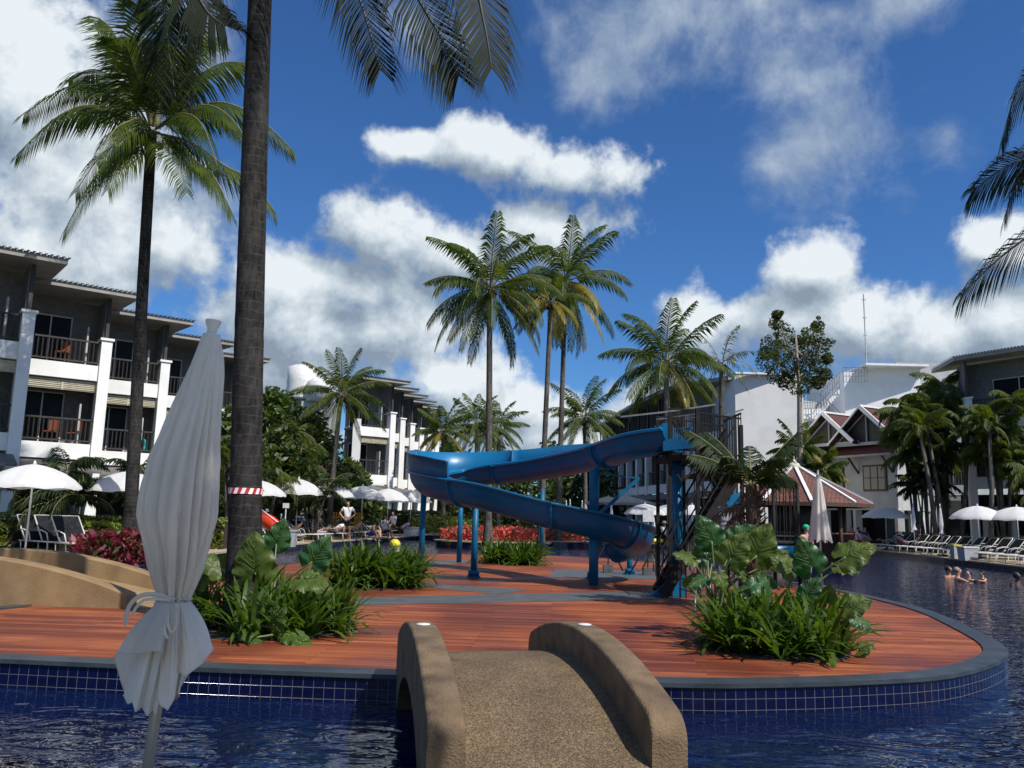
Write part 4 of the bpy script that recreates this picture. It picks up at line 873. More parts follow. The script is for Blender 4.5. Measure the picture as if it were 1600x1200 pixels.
for i,(mx_,my_,tx_,ty_,dz) in enumerate(((150,128,38,178,.6),(130,165,28,240,-.5),(172,118,108,124,1.0),(196,95,155,28,.3),(222,95,214,8,-.8),(243,90,252,-10,.6),(268,105,300,22,-.4),(300,125,388,98,.5),(330,165,402,245,-.7),(350,160,455,232,.9),(178,240,100,362,-.3),(188,220,118,300,1.2),(305,250,362,330,-.6),(350,258,428,328,.5),(205,235,168,296,-1.4),(262,235,292,300,-1.6),(285,85,338,58,1.4),(240,120,225,60,1.6),(190,150,120,190,1.8),(300,180,340,260,-2.0),(250,130,280,70,-1.5),(200,190,150,250,-2.0),(215,120,180,60,-1.2))):
    st=V(C0[0]+(mx_-C0[0])*.08,C0[1]+(my_-C0[1])*.08,24); mdl=V(mx_,my_,24+dz*.7); tpp=V(tx_,ty_,24+dz*1.5)
    q1=st.lerp(mdl,.5)+Vector((0,0,.22)); q3=mdl.lerp(tpp,.5)+Vector((0,0,.28)); frond_pts(m,[st,q1,mdl,q3,tpp],82,1.3,.055,rng,r0=.035,hang=.75 if abs(tx_-238)>60 else .3,mi=2 if i in (0,9) else 0)
m.build('crown',['palm_leaf','rachis','palm_leaf'],lp)
# big near palm: crown above the view, fronds hang into it
gb=G(384,985)
nearT=thing('coconut_palm','thick dark palm trunk with red and white tape, crown above the photo','palm tree',tuple(gb))
g=gb.copy(); g.z=-.02; m=MB(); top=V(408,-215,10.5); K=70; pts=[];rad=[]
for i in range(K+1):
    t=i/K; z=t*(top.z+0); q=Vector((g.x+(V(403,0,10.4).x-g.x)*min(1.15,t*1.2)**.8,g.y+(10.5-g.y)*t,z)); pts.append(q)
    rad.append((.205-.06*t**.7)*(1+.30*max(0,1-t*7)**1.5)*(1+.01*(i%2)+.02*noise.noise(Vector((0,0,i*.9)))))
m.tube(pts,rad,22); m.build('trunk','bark_dark',nearT)
m=MB(); ct=pts[-1]+Vector((0,0,.2)); rng=random.Random(7)
for ctl in ([ct,V(500,-170,10.5),V(556,-20,10.4),V(594,108,10.4)],[ct,V(560,-230,10.3),V(640,-30,10.1),V(690,60,10.0),V(716,118,10.0)],[ct,V(620,-250,10.2),V(728,-60,10.0),V(755,30,9.9),V(768,106,9.9)],[ct,V(330,-190,10.7),V(262,-30,10.8),V(262,60,10.9),V(274,150,10.9)],[ct,V(350,-200,10.2),V(300,-60,10.0),V(318,10,10.0),V(350,40,10.0)]):
    frond_pts(m,ctl,120,1.12,.036,rng,hint=(1,.35,.15),hang=.1)
for az_,el_,L_,dr in ((3.0,.5,3.2,1.0),(2.4,.7,3.2,1.0),(1.6,.8,3.2,1.0),(-1.6,.3,3.2,1.3),(-2.2,.4,3.2,1.4),(.9,.9,3.2,1.0),(-.2,.9,3.2,1.0),(4.2,.9,3.2,1.3),(2.0,1.1,3.0,1.0),(0,1.2,3,.9),(-.9,.2,3.2,1.2)):
    frond(m,ct,az_,el_,L_,dr,60,.95,.036,rng,0,1,rng.uniform(-.2,.2))
m.build('crown',['palm_leaf_shade','rachis_shade'],nearT)
# tape round the trunk
m=MB(); z=V(385,767,10).z; 
def tr_at(z): 
    t=z/pts[-1].z*K; k=int(t); return pts[k].lerp(pts[k+1],t-k),rad[k]
for i in range(28):
    a0=2*PI*i/28; a1=2*PI*(i+1)/28; c_,r_=tr_at(z); r_*=1.06; sl=.035*math.sin(a0*1); mi=i%2
    q=lambda a,dz: c_+Vector((r_*math.cos(a),r_*math.sin(a),dz))
    m.poly([q(a0,-.035),q(a1,-.035),q(a1+.12,.035),q(a0+.12,.035)],mi)
m.build('barrier_tape',['tape_red','cloth_white'],nearT)
# palm off the right edge, only its fronds reach in
g=gx(1830,15); T=thing('coconut_palm','palm at the upper right edge of which only drooping dark fronds are seen','palm tree',tuple(g)); m=MB(); c=V(1830,190,15); m.tube([g,g.lerp(c,.5)+Vector((.2,0,0)),c],[.2,.17,.14],12); m.build('trunk','bark_dark',T); m=MB(); rng=random.Random(8)
for ctl in ([c,V(1740,60,14.8),V(1640,95,14.7),V(1588,150,14.6),V(1565,225,14.6)],[c,V(1740,205,15),V(1640,235,15),V(1570,262,15),V(1518,300,15)],[c,V(1740,270,15.1),V(1640,345,15.1),V(1560,405,15.1),V(1502,462,15.1)],[c,V(1760,110,15.6),V(1660,170,16),V(1600,250,16.2),V(1570,340,16.3)]):
    frond_pts(m,ctl,115,1.1,.038,rng,hint=(.1,-.55,.8),hang=.2)
for az_,el_ in ((0,.3),(1,.4),(2,.5),(-1,.3),(-.5,.8),(.6,1.1),(-1.9,.5)): frond(m,c,az_,el_,3.6,1.4,40,.95,.05,rng)
m.build('crown',['palm_leaf_shade','rachis_shade'],T)
CG='tall coconut palms on the flower island behind the slide'
coconut('coconut_palm','coconut palm behind the slide, left and nearest of the three tall ones',762,40,765,452,L=3.9,n=30,nl=40,ll=1.1,w_=.085,seed=21,r0=.2,r1=.13,yellow=.05)
coconut('coconut_palm','thin tall palm with small yellowing crown, middle of three behind the slide',845,41,861,470,L=2.2,n=13,nl=26,ll=.6,w_=.08,seed=33,r0=.16,r1=.11,yellow=.7)
coconut('coconut_palm','coconut palm behind the slide, right and tallest of the three',872,46,884,440,L=4.1,n=32,nl=38,ll=1.15,w_=.09,seed=29,r0=.17,r1=.12,yellow=.12,emin=-1.2)
coconut('coconut_palm','coconut palm with spiky crown rising behind the white parasols',512,44,533,615,L=2.9,n=26,nl=30,ll=.7,w_=.07,seed=35,r0=.17,r1=.12,yellow=.05,droop=(.7,1.3))
coconut('coconut_palm','broad coconut palm in front of the shaded wing, left of the slide tower top',1048,40,1040,566,L=3.3,n=27,nl=36,ll=1.0,w_=.08,seed=41,r0=.17,r1=.13,bark='bark_pale',droop=(.9,1.6))
coconut('coconut_palm','sparse ragged palm with broken upright fronds against the white end wall',1127,42,1127,566,L=2.2,n=15,nl=18,ll=.5,w_=.06,seed=44,r0=.14,r1=.10,skip=.35,yellow=.2,emin=-.8)
coconut('coconut_palm','small palm right of the three tall palms, above the slide',915,55,913,652,L=3.0,n=26,nl=26,ll=.8,w_=.09,seed=52,droop=(.8,1.4))
coconut('coconut_palm','short palm against the distant wing, above the left bend of the slide',692,56,692,676,L=2.4,n=24,nl=24,ll=.7,w_=.09,seed=53,droop=(.8,1.4))
coconut('coconut_palm','short dark palm just right of the distant wing above the slide',742,58,745,662,L=2.6,n=24,nl=24,ll=.7,w_=.09,seed=54,droop=(.8,1.4))
coconut('coconut_palm','short palm just right of the nearest tall trunk above the slide',778,62,778,668,L=2.4,n=22,nl=24,ll=.7,w_=.09,seed=55,droop=(.8,1.4))
coconut('coconut_palm','low palm in front of the tall pale trunk beside the white wall',1262,48,1248,705,L=2.0,n=26,nl=24,ll=.6,w_=.10,seed=57,droop=(.8,1.5),nuts=False)
coconut('coconut_palm','low bushy palm between the white wall and the twin gables',1288,47,1286,735,L=1.35,n=24,nl=24,ll=.6,w_=.10,seed=58,droop=(.8,1.5),nuts=False)
# leaning palm trunks near the play tower read as an old date palm beside the stair
g=gx(1180,13.6); dp=thing('date_palm','young date palm with arching feather fronds and shaggy brown stem beside the stair tower','palm tree',(g.x,g.y,0))
m=MB(); rng=random.Random(3); pts=[Vector((g.x,g.y,0)),Vector((g.x+.03,g.y,.6)),Vector((g.x+.0,g.y,1.4)),Vector((g.x-.03,g.y,2.0))]; m.tube(pts,[.13,.13,.12,.09],12)
for k in range(130):
    t=rng.random(); a=rng.uniform(0,2*PI); z=.1+t*1.9; c=Vector((g.x+math.cos(a)*.11,g.y+math.sin(a)*.11,z)); o_=Vector((math.cos(a),math.sin(a),.9)).normalized(); m.bar(c,c+o_*rng.uniform(.08,.2),.035,.015)
m.build('trunk','brown_frond',dp)
m=MB(); c=Vector((g.x-.03,g.y,1.95))
for az_,el_,L_,dr in ((2.85,.95,1.35,.45),(2.4,1.1,1.2,.5),(3.3,.75,1.15,.7),(.15,.95,1.2,.25),(.6,.85,.8,1.0),(4.0,.9,1.0,1.0),(5.0,1.0,.9,1.1),(1.3,1.1,1.1,.8),(5.8,.8,.7,1.3)):
    frond(m,c,az_,el_,L_,dr,30,.48,.045,rng,0,1,0)
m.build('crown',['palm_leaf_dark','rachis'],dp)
m=MB()
for k in range(5):
    a=2.6+rng.uniform(-.7,.7); frond(m,c-Vector((0,0,rng.uniform(.1,.5))),a,rng.uniform(.0,.5),rng.uniform(.7,1.0),1.6,16,.22,.03,rng)
m.build('dead_fronds',['brown_frond','brown_frond'],dp)
# generic broadleaf tree: trunk, limbs, clumps of leaf faces
def leafball(m,c,r,n,size,rng,mi=0,flat=.8,up=.0):
    for _ in range(n):
        while True:
            q=Vector((rng.uniform(-1,1),rng.uniform(-1,1),rng.uniform(-1,1)))
            if .25<q.length<1: break
        p=c+Vector((q.x*r,q.y*r,q.z*r*flat)); a=Vector((rng.uniform(-1,1),rng.uniform(-1,1),rng.uniform(-.5,1))).normalized(); b=a.cross(Vector((rng.uniform(-1,1),rng.uniform(-1,1),rng.uniform(-1,1)))).normalized(); s=size*rng.uniform(.6,1.3)
        o=len(m.v); m.v+=[p-a*s,p+b*s*.42,p+a*s,p-b*s*.42]; m.face((o,o+1,o+2,o+3),mi)
def tree(label,px,D,H_,Rc,seed,leaf='bush_leaf',name='broadleaf_tree',clumps=34,nl=55,size=.16,low=.25,group=None,flat=1,trunk_r=.14,cat='tree',clr=.38):
    rng=random.Random(seed); g=gx(px,D); T=thing(name,label,cat,tuple(g),group=group); m=MB(); 
    m.tube([g,g+Vector((.1,0,H_*.3)),g+Vector((-.05,0,H_*.62)),g+Vector((.1,0,H_*.85))],[trunk_r,trunk_r*.8,trunk_r*.5,.03],8)
    cs=[]
    for k in range(clumps):
        a=rng.uniform(0,2*PI); f=rng.random(); z=H_*(low+(1-low)*f); wr=Rc*(math.sin(PI*min(.95,.18+.75*f)))*rng.uniform(.35,1); c=g+Vector((math.cos(a)*wr,math.sin(a)*wr,z)); cs.append(c)
        if k%3==0: st=g+Vector((0,0,max(.3,z*.6))); m.tube([st,st.lerp(c,.5)+Vector((0,0,.15)),c],[trunk_r*.35,trunk_r*.22,.015],5)
    m.build('trunk','bark_dark',T); m=MB()
    for c in cs: leafball(m,c,Rc*rng.uniform(.6,1.25)*clr,nl,size,rng,0 if rng.random()<.7 else 1,.75)
    m.build('crown',[leaf,'bush_mid' if leaf=='bush_leaf' else leaf],T); return T
# feathery casuarina-like tree on a tall bare trunk
g=gx(1254,47); T=thing('casuarina_tree','tall tree with a bare pale trunk and dark feathery crown above the white wall','tree',tuple(g)); rng=random.Random(5)
c0=V(1249,600,47); m=MB(); m.tube([g,g.lerp(c0,.5)+Vector((-.05,0,0)),c0,V(1243,520,47)],[.20,.17,.13,.05],10)
cs=[(1213,505,9),(1225,520,12),(1205,540,14),(1200,565,14),(1215,585,14),(1235,545,16),(1240,575,16),(1262,560,14),(1270,525,12),(1283,540,11),(1280,570,13),(1262,590,12),(1290,585,8),(1250,605,12),(1222,555,14),(1277,510,8),(1214,492,6),(1228,598,10),(1293,560,7),(1255,535,9),(1197,552,9),(1278,598,8)]
P_=[]
for (a,b,r_) in cs:
    q=V(a,b,47+rng.uniform(-1.4,1.4)); P_.append((q,r_*47/F_PX)); m.tube([c0.lerp(V(1243,520,47),rng.uniform(0,.7)),(c0+q)/2+Vector((0,0,.2)),q],[.06,.04,.012],5)
m.build('trunk','bark_pale',T); m=MB()
for q,r_ in P_: leafball(m,q,r_*1.45,300,.10,rng,0,.9)
for _ in range(60):
    q,r_=P_[rng.randrange(len(P_))]; d=Vector((rng.uniform(-1,1),rng.uniform(-1,1),rng.uniform(-.6,1))).normalized(); leafball(m,q+d*r_*rng.uniform(1,1.9),r_*.45,45,.09,rng,0,1)
m.build('crown','casuarina',T)
# trees massed left of the distant wing
tl=[(425,43,7.6,2.0),(455,46,7.2,2.3),(395,45,7.0,2.2),(350,40,6.2,1.8),(372,37,4.6,1.6),(430,41,5.2,1.7),(556,51,3.6,1.3),(535,49,4.2,1.5),(480,50,6.4,1.8),(572,55,2.6,1.1)]
for i,(px,D,H_,Rc) in enumerate(tl):
    lab=['bushy tree just right of the big trunk, the tallest there','round bushy tree below the water tank','tree half hidden behind the big dark trunk','tree seen between the closed umbrella and the big trunk','lower bush-like tree beside the big trunk','lower tree in front of the tallest bushy one','tree hugging the corner of the distant wing','dark low tree under the spiky palm','tree behind the spiky palm crown','small tree at the foot of the distant wing corner'][i]
    tree(lab,px,D,H_,Rc,100+i,leaf='bush_leaf' if i%3 else 'bush_mid',size=.22,nl=60)
def areca(label,px,D,H_,n,seed,leaf='palm_leaf',L=1.6,w_=.07,spread=.9,group=None,name='areca_palm',ll=.5,nl=16,up=1.2):
    rng=random.Random(seed); g=gx(px,D); T=thing(name,label,'palm',tuple(g),group=group); m=MB(); cr=MB()
    for i in range(n):
        a=rng.uniform(0,2*PI); r_=rng.uniform(.05,.35)*spread; b=g+Vector((math.cos(a)*r_*.6,math.sin(a)*r_*.6,0)); h=H_*rng.uniform(.55,1)*.82; t_=b+Vector((math.cos(a)*r_*2.2,math.sin(a)*r_*2.2,h)); m.tube([b,b.lerp(t_,.5)+Vector((0,0,.1)),t_],[.06,.05,.035],7)
        for k in range(9): frond(cr,t_,rng.uniform(0,2*PI),rng.uniform(-.2,up),L*rng.uniform(.7,1.1),rng.uniform(1.0,1.9),nl,ll,w_,rng,0,1,rng.uniform(-.4,.4),segs=6)
    m.build('trunk','palm_bark',T); cr.build('crown',[leaf,'rachis'],T); return T
areca('clump of areca palm between the big trunk and the spiky palm',412,38,5.2,5,61); areca('tall feathery palm clump beneath the water tank',447,42,6.6,6,62); areca('palm clump seen right beside the closed umbrella canopy',358,34,4.6,5,63); areca('low palm clump left of the spiky palm stem',487,41,3.4,5,64,leaf='palm_leaf_dark')
areca('low feathery palm in front of the left wing, between the two parasols',95,25.5,3.0,5,65,leaf='palm_leaf_dark'); areca('low feathery palm behind the slim palm trunk by the left wing',215,27,3.0,4,66,leaf='palm_leaf_dark'); areca('palm clump beside the far left parasol',40,27,2.6,4,67,leaf='palm_leaf_dark'); areca('low palm between the closed umbrella and the slim trunk',262,30,2.9,4,68,leaf='palm_leaf_dark')
# tall clumps on the right
areca('tall palm clump screening the corner of the gabled villa, left stems',1436,47,11.6,11,71,L=1.8,w_=.12,ll=.7,leaf='palm_leaf'); areca('tall palm clump in front of the recessed wing, right of the villa palms',1478,48,11.8,11,72,L=2.0,w_=.12,ll=.7,leaf='palm_leaf'); areca('palm clump at the right edge in front of the dark balcony',1572,43,10,9,73,L=1.8,w_=.11,ll=.6); areca('palm clump half outside the right edge of the photo',1618,42,6.5,6,74,L=1.8,w_=.11,ll=.6); areca('shorter dark palm clump before the villa corner window',1452,46,7.6,8,75,L=1.7,w_=.12,ll=.55,leaf='palm_leaf_dark')
for i,(px,pt,D,lab) in enumerate(((1466,1436,44,'slanting bare palm stem leaning left over the loungers'),(1478,1448,45,'second slanting palm stem, just right of the left-leaning one'),(1500,1512,45,'upright bare palm stem between the slanting ones and the right wing'),(1548,1545,42,'bare palm stem in front of the right wing canopy'))):
    b=gx(px,D); t_=gx(pt,D,6.6); T=thing('leaning_palm',lab,'palm',tuple(b)); m=MB(); m.tube([b,b.lerp(t_,.5)+Vector((.1,0,0)),t_],[.13,.11,.09],9); m.build('trunk','palm_bark',T); m=MB(); rng=random.Random(80+i)
    for k in range(12): frond(m,t_,rng.uniform(0,2*PI),rng.uniform(-.4,1.3),1.7,rng.uniform(1,1.8),18,.6,.11,rng,0,1,0,segs=6)
    m.build('crown',['palm_leaf','rachis'],T)
# low wood far beyond the pool
fb=[(i,) for i in range(16)]
for i in range(14):
    px=640+i*27; D=78+5*(i%3); tree('far dark tree number' if False else 'dark tree in the far belt of trees seen under and over the slide',px,D,5.2+1.5*((i*7)%3),3.0,200+i,size=.4,nl=40,clumps=22,group='belt of trees beyond the far end of the pool',low=.1,leaf='bush_leaf',clr=.5)
# hedges
def hedge(label,p,q,h,w_,seed,leaf='bush_leaf',name='hedge',size=.09,dens=420,top=None):
    rng=random.Random(seed); p=Vector(p); q=Vector(q); d=(q-p); L=d.length; d.normalize(); s=Vector((-d.y,d.x,0)); T=thing(name,label,'hedge',tuple((p+q)/2)); m=MB()
    m.box((p+q)/2+Vector((0,0,h*.45)),(L,w_*.7,h*.85),axes=(d,s,Vector((0,0,1))),mi=1)
    for _ in range(int(L*dens*(h+w_)/1.6)):
        u=rng.uniform(0,L); f=rng.random()
        if f<.45: v=-w_/2*rng.uniform(.8,1.15); z=rng.uniform(.02,h); 
        elif f<.55: v=w_/2; z=rng.uniform(.02,h)
        else: v=rng.uniform(-w_/2,w_/2); z=h*rng.uniform(.92,1.06)
        if s.y<0: v=-v
        c=p+d*u+s*v+Vector((0,0,z+.04*math.sin(u*3))); a=Vector((rng.uniform(-1,1),rng.uniform(-1,1),rng.uniform(-.3,1))).normalized(); b=a.cross(Vector((rng.uniform(-1,1),rng.uniform(-1,1),rng.uniform(-1,1)))).normalized(); sz=size*rng.uniform(.6,1.3)
        o=len(m.v); m.v+=[c-a*sz,c+b*sz*.5,c+a*sz,c-b*sz*.5]; m.face((o,o+1,o+2,o+3),0)
    m.build('foliage',[leaf,'soil'],T)
hedge('clipped green hedge behind the three dark loungers at the left',gx(-40,27.5),gx(235,30),1.0,.8,301,'bush_mid')
hedge('low yellow-green shrub border in front of the clipped hedge, beside the slim trunk',gx(125,25.5),gx(240,26),.85,.7,302,'bush_bright',name='shrub_border')
hedge('yellow-green shrubs at the far left edge behind the tan footbridge',gx(-60,26),gx(25,26),.8,.7,303,'bush_bright',name='shrub_border')
hedge('yellow-green shrub seen between the closed umbrella and the big trunk',gx(330,30),gx(352,30),1.0,.6,304,'bush_bright',name='shrub_border')
hedge('clipped hedge behind the sunbathers in front of the distant wing',gx(560,56),gx(690,62),1.5,1.0,305,'bush_mid')
hedge('clipped hedge seen between the steel posts of the stair tower',gx(1022,62),gx(1112,58),1.5,1.0,306,'bush_mid')
hedge('far dark hedge running behind the slide',gx(700,74),gx(960,76),2.6,1.5,307,'bush_leaf',size=.2,dens=120)
hedge('dark shrubs behind the loungers on the right side',gx(1400,50),gx(1650,44),.9,.8,308,'bush_leaf')

# unseen tree added beside the viewer's terrace so its crown shades the closed parasol
rng=random.Random(91); T=thing('added_shade_tree','unseen leafy tree added to shade the closed parasol','tree',(3.4,-1.6,0)); m=MB(); g=Vector((3.4,-1.6,0)); cc=Vector((2.3,-.35,7.6)); m.tube([g,g+Vector((-.1,.3,3)),Vector((3.0,-.5,6)),cc],[.2,.17,.12,.04],9); m.build('trunk','bark_dark',T); m=MB()
for k in range(44):
    c=cc+Vector((rng.uniform(-1.6,1.2),rng.uniform(-1.3,1.1),rng.uniform(-.8,1.0))); leafball(m,c,.62,110,.14,rng,0,.8)
m.build('crown','bush_leaf',T)
# ---------------- foreground closed parasol ----------------
def wob(a,k,ph): return math.cos(k*a+ph)
fu_top=V(332,512,3.25); fu_b=V(226,1235,3.25); ax=(fu_b-fu_top).normalized(); base=fu_top+ax*((0-fu_top.z)/ax.z)
FU=thing('closed_parasol','large grey-white closed parasol with tied waist, leaning in the left foreground','parasol',tuple(base))
m=MB(); m.tube([base,fu_top+ax*.25],[.021,.021],12); m.build('pole','alu',FU)
m=MB(); m.lathe((base.x,base.y,0),[(.26,0),(.26,.05),(.05,.07),(.05,.22),(.03,.22)],24); m.build('base','pot_grey',FU)
m=MB(); Zc=-ax; Xc=Vector((1,0,0)); Xc=(Xc-Zc*Xc.dot(Zc)).normalized(); Yc=Zc.cross(Xc)
def ringcap(r,h): return [(fu_top+Zc*h+Xc*r*math.cos(a)+Yc*r*math.sin(a)) for a in [2*PI*i/20 for i in range(20)]]
o_=0; prof=[(.030,-.03),(.031,-.025),(.026,-.008),(.019,.004),(.018,.03),(.023,.033),(.023,.040),(.001,.042)]
prof=[(a_,-b_) for a_,b_ in prof]
for r_,h in prof: m.v+=ringcap(r_,h)
for i in range(len(prof)-1):
    for j in range(20): m.face((i*20+j,i*20+(j+1)%20,(i+1)*20+(j+1)%20,(i+1)*20+j),0,True)
m.build('cap','pole_white',FU)
m=MB(); m.tube([fu_top-ax*.0-Zc*.04+Xc*.016,fu_top-Zc*.075+Xc*.016,fu_top-Zc*.075-Xc*.016,fu_top-Zc*.04-Xc*.016],.005,6); m.build('handle','pole_white',FU)
sil=[(522,316,346),(560,300,350),(600,282,350),(660,256,349),(720,230,346),(780,217,342),(810,214,339),(845,221,330),(888,231,317),(915,240,305),(930,246,298),(939,249,296)]
sk=[(939,249,296),(950,232,300),(965,216,309),(985,202,319),(1005,190,327),(1022,182,331),(1045,186,316),(1075,192,300),(1100,205,290),(1116,215,282)]
_r=random.Random(3); CREASES=[(a_*.36+_r.uniform(-.1,.1),_r.uniform(.045,.10),_r.uniform(.5,1.25),_r.uniform(-.35,.35)) for a_ in range(18)]
def cloth(keys,name,fold,NA=144,NS=60,skirt=False,mt='canvas_grey'):
    m=MB(); rng=random.Random(12 if skirt else 5); ks=[k[0] for k in keys]
    def at(y):
        for a,b in zip(keys,keys[1:]):
            if y<=b[0]: t=(y-a[0])/(b[0]-a[0]); return a[1]+(b[1]-a[1])*t,a[2]+(b[2]-a[2])*t
        return keys[-1][1:]
    y0_,y1_=ks[0],ks[-1]; rows=[]
    for i in range(NS+1):
        y=y0_+(y1_-y0_)*i/NS; l,r_=at(y); t=i/NS; c=V((l+r_)/2,y,3.25); hw=(r_-l)/2*3.25/F_PX*.89
        row=[]
        for j in range(NA):
            a=2*PI*j/NA
            if not skirt:
                waist=max(0,(t-.55)/.45)
                am=(.08+.15*math.sin(min(1,t*1.3)*PI/2))*min(1,t*6)+.12*waist
                f=0
                # deep soft pleats of unequal depth
                for (ca,wd_,dp,dr_) in CREASES:
                    dd_=(a-(ca+dr_*(t-.5))+PI)%(2*PI)-PI; f-=dp*math.exp(-(dd_/wd_)**2)*(1.0-.5*abs(t-.55)); f+=dp*.35*math.exp(-((dd_-2.2*wd_)/(1.6*wd_))**2)
                f+= .16*math.cos(5*a+1.2*t+.6)+(.15+.8*waist)*math.cos(17*a+2*t)*.3
                f+=.35
                rad=hw*(1+am*(f-.35)); zz=0
                rx=rad; ry=rad*.82
            else:
                lob=(1-2*abs(math.sin(4*a+.9))**.8)*.5+(1-2*abs(math.sin(6.5*a+.3))**1.1)*.35
                am=.16+.50*t
                rad=hw*(1+am*(lob-.25)*(.5 if abs(math.cos(a))>.85 else 1)); zz=0
                rx=rad; ry=rad*.9
                # the hem rises and falls from panel to panel
            cc=c+Xc*rx*math.cos(a)+Yc*ry*math.sin(a)
            if skirt: cc+= Zc*((.10*math.sin(2*a+2.6)+.055*math.sin(5*a+1)+.03*math.sin(9*a))*t**1.3)
            n_=noise.noise(Vector((math.cos(a)*2.2,math.sin(a)*2.2,t*4+(7 if skirt else 0))))*.010+noise.noise(Vector((math.cos(a)*6,math.sin(a)*6,t*14)))*.004
            cc+= (Xc*math.cos(a)+Yc*math.sin(a))*n_*(1 if t>.06 else t*10)
            row.append(cc)
        rows.append(row)
    for r_ in rows: m.v+=r_
    for i in range(NS):
        for j in range(NA): m.face((i*NA+j,i*NA+(j+1)%NA,(i+1)*NA+(j+1)%NA,(i+1)*NA+j),0,True)
    return m.build(name,mt,FU),rows
cl,rows=cloth(sil,'canopy_cloth',1,192,110); 
# gathered skirt below the tie: hem stations (column, row, towards the viewer) run round the pole
def gathered(st,name,mt,wy=940,wl=249,wr=297,sub_=7,NS=22,ease=1.35,dtop=.055,wave=.006):
    m=MB(); hem=[]; n=len(st)
    for (px,py,dz) in st: hem.append(V(px,py,3.25-dz))
    hem=[hem[i].lerp(hem[(i+1)%n],(3*(k/sub_)**2-2*(k/sub_)**3)) for i in range(n) for k in range(sub_)]; N_=len(hem); c0=V((wl+wr)/2,wy,3.25); hwid=(wr-wl)/2*3.25/F_PX; cx_=sum((h.x for h in hem))/N_; cy_=sum((h.y for h in hem))/N_
    rows=[]
    for i in range(NS+1):
        t=i/NS; row=[]
        for j,h in enumerate(hem):
            an=math.atan2((h.y-cy_),(h.x-cx_)*.6); top=c0+Vector((math.cos(an)*hwid,math.sin(an)*dtop,0))
            f=t**.95; q=top.lerp(h,f); out=Vector((h.x-cx_,h.y-cy_,0)); q+=out*.07*math.sin(PI*t)
            q+=out.normalized()*math.sin(j*2*PI/sub_)*wave*math.sin(PI*min(1,t*1.2)) if out.length>.001 else Vector((0,0,0))
            row.append(q)
        rows.append(row)
    for r_ in rows: m.v+=r_
    for i in range(NS):
        for j in range(N_): m.face((i*N_+j,i*N_+(j+1)%N_,(i+1)*N_+(j+1)%N_,(i+1)*N_+j),0,True)
    m.tube(rows[-1],.0022,4,closed=True)
    return m.build(name,mt,FU)
gathered([(187,1058,-.10),(178,1026,-.02),(183,1021,.03),(215,1021,.10),(250,1016,.13),(254,1030,.07),(246,1085,.05),(250,1101,.08),(262,1109,.13),(272,1092,.12),(277,1060,.07),(279,1050,.05),(290,1056,.09),(298,1050,.10),(316,1036,.09),(333,1014,.03),(331,1008,-.03),(308,1030,-.13),(284,1070,-.15),(262,1100,-.13),(235,1108,-.12),(212,1098,-.12),(196,1085,-.13)],'skirt_cloth','canvas_grey')
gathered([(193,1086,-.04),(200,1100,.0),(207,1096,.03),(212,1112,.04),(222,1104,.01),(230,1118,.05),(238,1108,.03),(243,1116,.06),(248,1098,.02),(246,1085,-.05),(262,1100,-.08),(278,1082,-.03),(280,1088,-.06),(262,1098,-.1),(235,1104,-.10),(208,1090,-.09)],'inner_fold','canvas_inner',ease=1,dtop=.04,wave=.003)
# tie tape with a bow
m=MB(); L_=len(rows[-1]); c=V(272,938,3.25)
for dz,rr_ in ((0,1.0),(.016,1.02),(-.014,1.04)):
    ring_=[c+(rows[-1][j]-c)*rr_*1.05+Zc*dz+Zc*.006*math.sin(j*.6) for j in range(0,L_,4)]
    m.tube(ring_,.0055,5,closed=True)
m.build('tie_tape','canvas_grey',FU); m=MB()
fr=V(268,940,3.05)
def ribbon(pts,w_=.016):
    pts=crom(pts,5,closed=False); o=len(m.v)
    for i,p in enumerate(pts):
        t=(pts[min(i+1,len(pts)-1)]-pts[max(i-1,0)]).normalized(); s_=t.cross(Vector((0,-1,0))).normalized()*w_/2; m.v+=[p-s_+Vector((0,.003,0)),p+s_+Vector((0,.003,0)),p+s_,p-s_]
    for i in range(len(pts)-1):
        for j in range(4): m.face((o+i*4+j,o+i*4+(j+1)%4,o+(i+1)*4+(j+1)%4,o+(i+1)*4+j),0,True)
ribbon([fr,V(250,930,3.02),V(222,930,3.0),V(203,945,3.0),V(196,968,3.0),V(199,976,3.0)],.015); ribbon([fr,V(250,936,3.01),V(225,938,2.99),V(212,950,2.99),V(206,962,2.99)],.010)
ribbon([fr,V(264,955,3.0),V(262,975,2.98),V(268,988,2.98),V(276,975,2.98),V(274,955,3.0),fr],.009); ribbon([fr,V(262,960,3.0),V(257,985,2.98),V(262,998,2.98)],.009)
m.build('bow','canvas_grey',FU)
